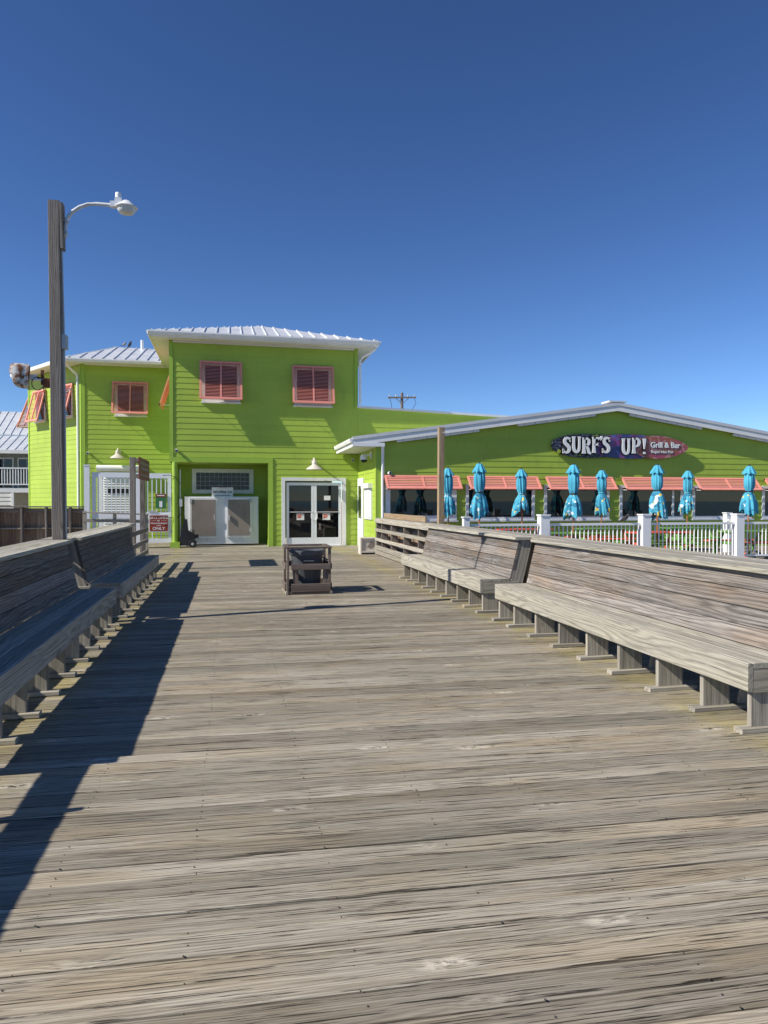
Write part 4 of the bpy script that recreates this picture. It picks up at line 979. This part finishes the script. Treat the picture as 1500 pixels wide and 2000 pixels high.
cols = [('pgreen', 'pgreen'), ('pgreen', 'pred'), ('pred', 'pgreen'), ('pgreen', 'pred')]
for i, (x, tp_) in enumerate(near):
    umbrella(x, 17.6, tp_, i * 2 + 11, lf_n[i])
    if i: picnic(x, 17.6, *cols[i], label=['', 'green and red picnic table under the tall umbrella left of the third white post', 'red picnic table with green seats behind the balusters right of the third white post', 'green picnic table at the far right behind the fourth white post'][i])
for i, (x, tp_) in enumerate(far):
    umbrella(x, 20.3, tp_, i * 2 + 30, lf_f[i])
    picnic(x, 20.3, *cols[(i + 1) % 4], label=['green and red picnic table near the wall under the leftmost umbrella', 'red picnic table with green seats near the wall below the second awning', 'green picnic table near the wall below the third awning', 'green picnic table with red seats near the wall below the fifth awning'][i]) if False else picnic(x, 20.3, *cols[(i + 1) % 4], label=['picnic table by the wall under the leftmost umbrella', 'picnic table by the wall below the second awning', 'picnic table by the wall below the third awning', 'picnic table by the wall between the fourth and fifth awnings'][i])

# ------------------------------------------------------------------ birds
def bird(p, rz, sc, label, mat='bird'):
    o = empty('bird', p, label, 'bird', None, rz); o.scale = (sc, sc, sc)
    MB().tube([(-.16, 0, .05), (-.10, 0, .08), (-.03, 0, .11), (.04, 0, .15), (.08, 0, .19), (.095, 0, .215), (.12, 0, .22), (.16, 0, .215)], [.008, .035, .055, .055, .036, .034, .028, .004], 12).build('body', M[mat], o, True)
    MB().hexa([(-.30, -.025, .0), (-.12, -.02, .06), (-.12, .02, .06), (-.30, .025, .0), (-.30, -.025, .012), (-.12, -.02, .085), (-.12, .02, .085), (-.30, .025, .012)]).build('tail', M['bird'], o)
    for s_ in (-1, 1): MB().tube([(.0, s_ * .02, .08), (.01, s_ * .02, .0)], .005, 5).build('leg', M['bird'], o)
bird((-4.62, 33.3, 8.50), R(70), 1.0, 'pale-breasted bird, left of two perched on the wing roof ridge', 'birdlight')
bird((-4.38, 33.3, 8.50), R(-60), 1.1, 'dark bird, right of two perched on the wing roof ridge')
bird((10.10, YP, 1.04), R(-75), .95, 'dark bird perched on the white patio rail')

# ------------------------------------------------------------------ far things
UP = empty('utility_pole', (14.75, 60, -3), 'distant utility pole with crossarm above the green parapet', 'utility pole')
MB().tube([(0, 0, 0), (0, 0, 14.1)], [.17, .12], 12).build('pole', M['post'], UP, True)
MB().bar((-1.3, -.1, 13.62), (1.25, -.1, 13.72), .12, .13).bar((-.6, -.1, 13.62), (0, -.1, 13.1), .05, .05).bar((.6, -.1, 13.66), (0, -.1, 13.1), .05, .05).build('crossarm', M['post'], UP)
for x in (-1.15, -.55, .5, 1.1):
    MB().lathe([(0, 0), (.05, 0), (.06, .08), (.03, .16), (.05, .2), (0, .24)], (x, -.1, 13.72), 10).build('insulator', M['grey_metal'], UP)
for x in (-1.15, 1.1): MB().tube([(x, -.1, 13.7), (x + .15, -.1, 13.2), (x * .8, -.1, 12.6)], .02, 5).build('wire', M['cable'], UP)
N = empty('neighbour_house', (0, 0, 0), 'distant house with white metal roof and balcony at the left edge', 'house')
M['housewall'] = paint('grey_siding', (.30, .30, .27), .7, .05)
nb_ = bx('wall', -30, -12.2, 51.2, 60, -3, 4.85, M['housewall'], N)
roof_face(N, (-30, 48.6, 4.85), (-12.0, 48.6, 4.85), [(-12.0, 51.5, 6.0), (-30, 51.5, 6.0)], 'porch_roof', .5)
roof_face(N, (-30, 51.4, 6.06), (-12.0, 51.4, 6.06), [(-12.0, 54.5, 7.95), (-30, 54.5, 7.95)], 'roof', .5)
bx('fascia', -30, -12.0, 48.5, 48.62, 4.62, 4.84, M['white'], N)
bl = bx('balcony', -30, -12.2, 48.7, 51.19, 2.15, 2.42, M['white'], N)
bx('hand_rail', -30, -12.2, 48.72, 48.80, 3.66, 3.74, M['white'], bl); bx('bottom_rail', -30, -12.2, 48.72, 48.80, 2.62, 2.70, M['white'], bl)
x = -19.0
while x < -12.3:
    bx('baluster', x, x + .05, 48.74, 48.78, 2.70, 3.66, M['white'], bl); x += .16
for x in (-16.4, -14.75, -13.3):
    w_ = bx('window', x - .6, x + .6, 51.12, 51.19, 2.45, 4.5, M['white'], N); bx('pane', x - .52, x - .03, 51.09, 51.118, 2.5, 4.4, M['glass'], w_); bx('pane', x + .03, x + .52, 51.09, 51.118, 2.5, 4.4, M['glass'], w_)
for x in (-18, -15.6, -12.3): bx('porch_post', x - .08, x + .08, 48.8, 48.96, -3, 4.62, M['white'], N)
LV = empty('vinyl_screen', (-14, 46, 0), 'white slatted vinyl screen below the distant balcony', 'fence')
for x in (-18.2, -16.4, -14.6, -12.8): bx('screen_post', x - .07 + 14, x + .07 + 14, -.07, .07, -3, 2.1, M['white'], LV)
for x in (-18.2, -16.4, -14.6):
    for j in range(6): bx('slat', x + .07 + 14, x + 1.73 + 14, -.02, .02, .6 + j * .25, .8 + j * .25, M['white'], LV)
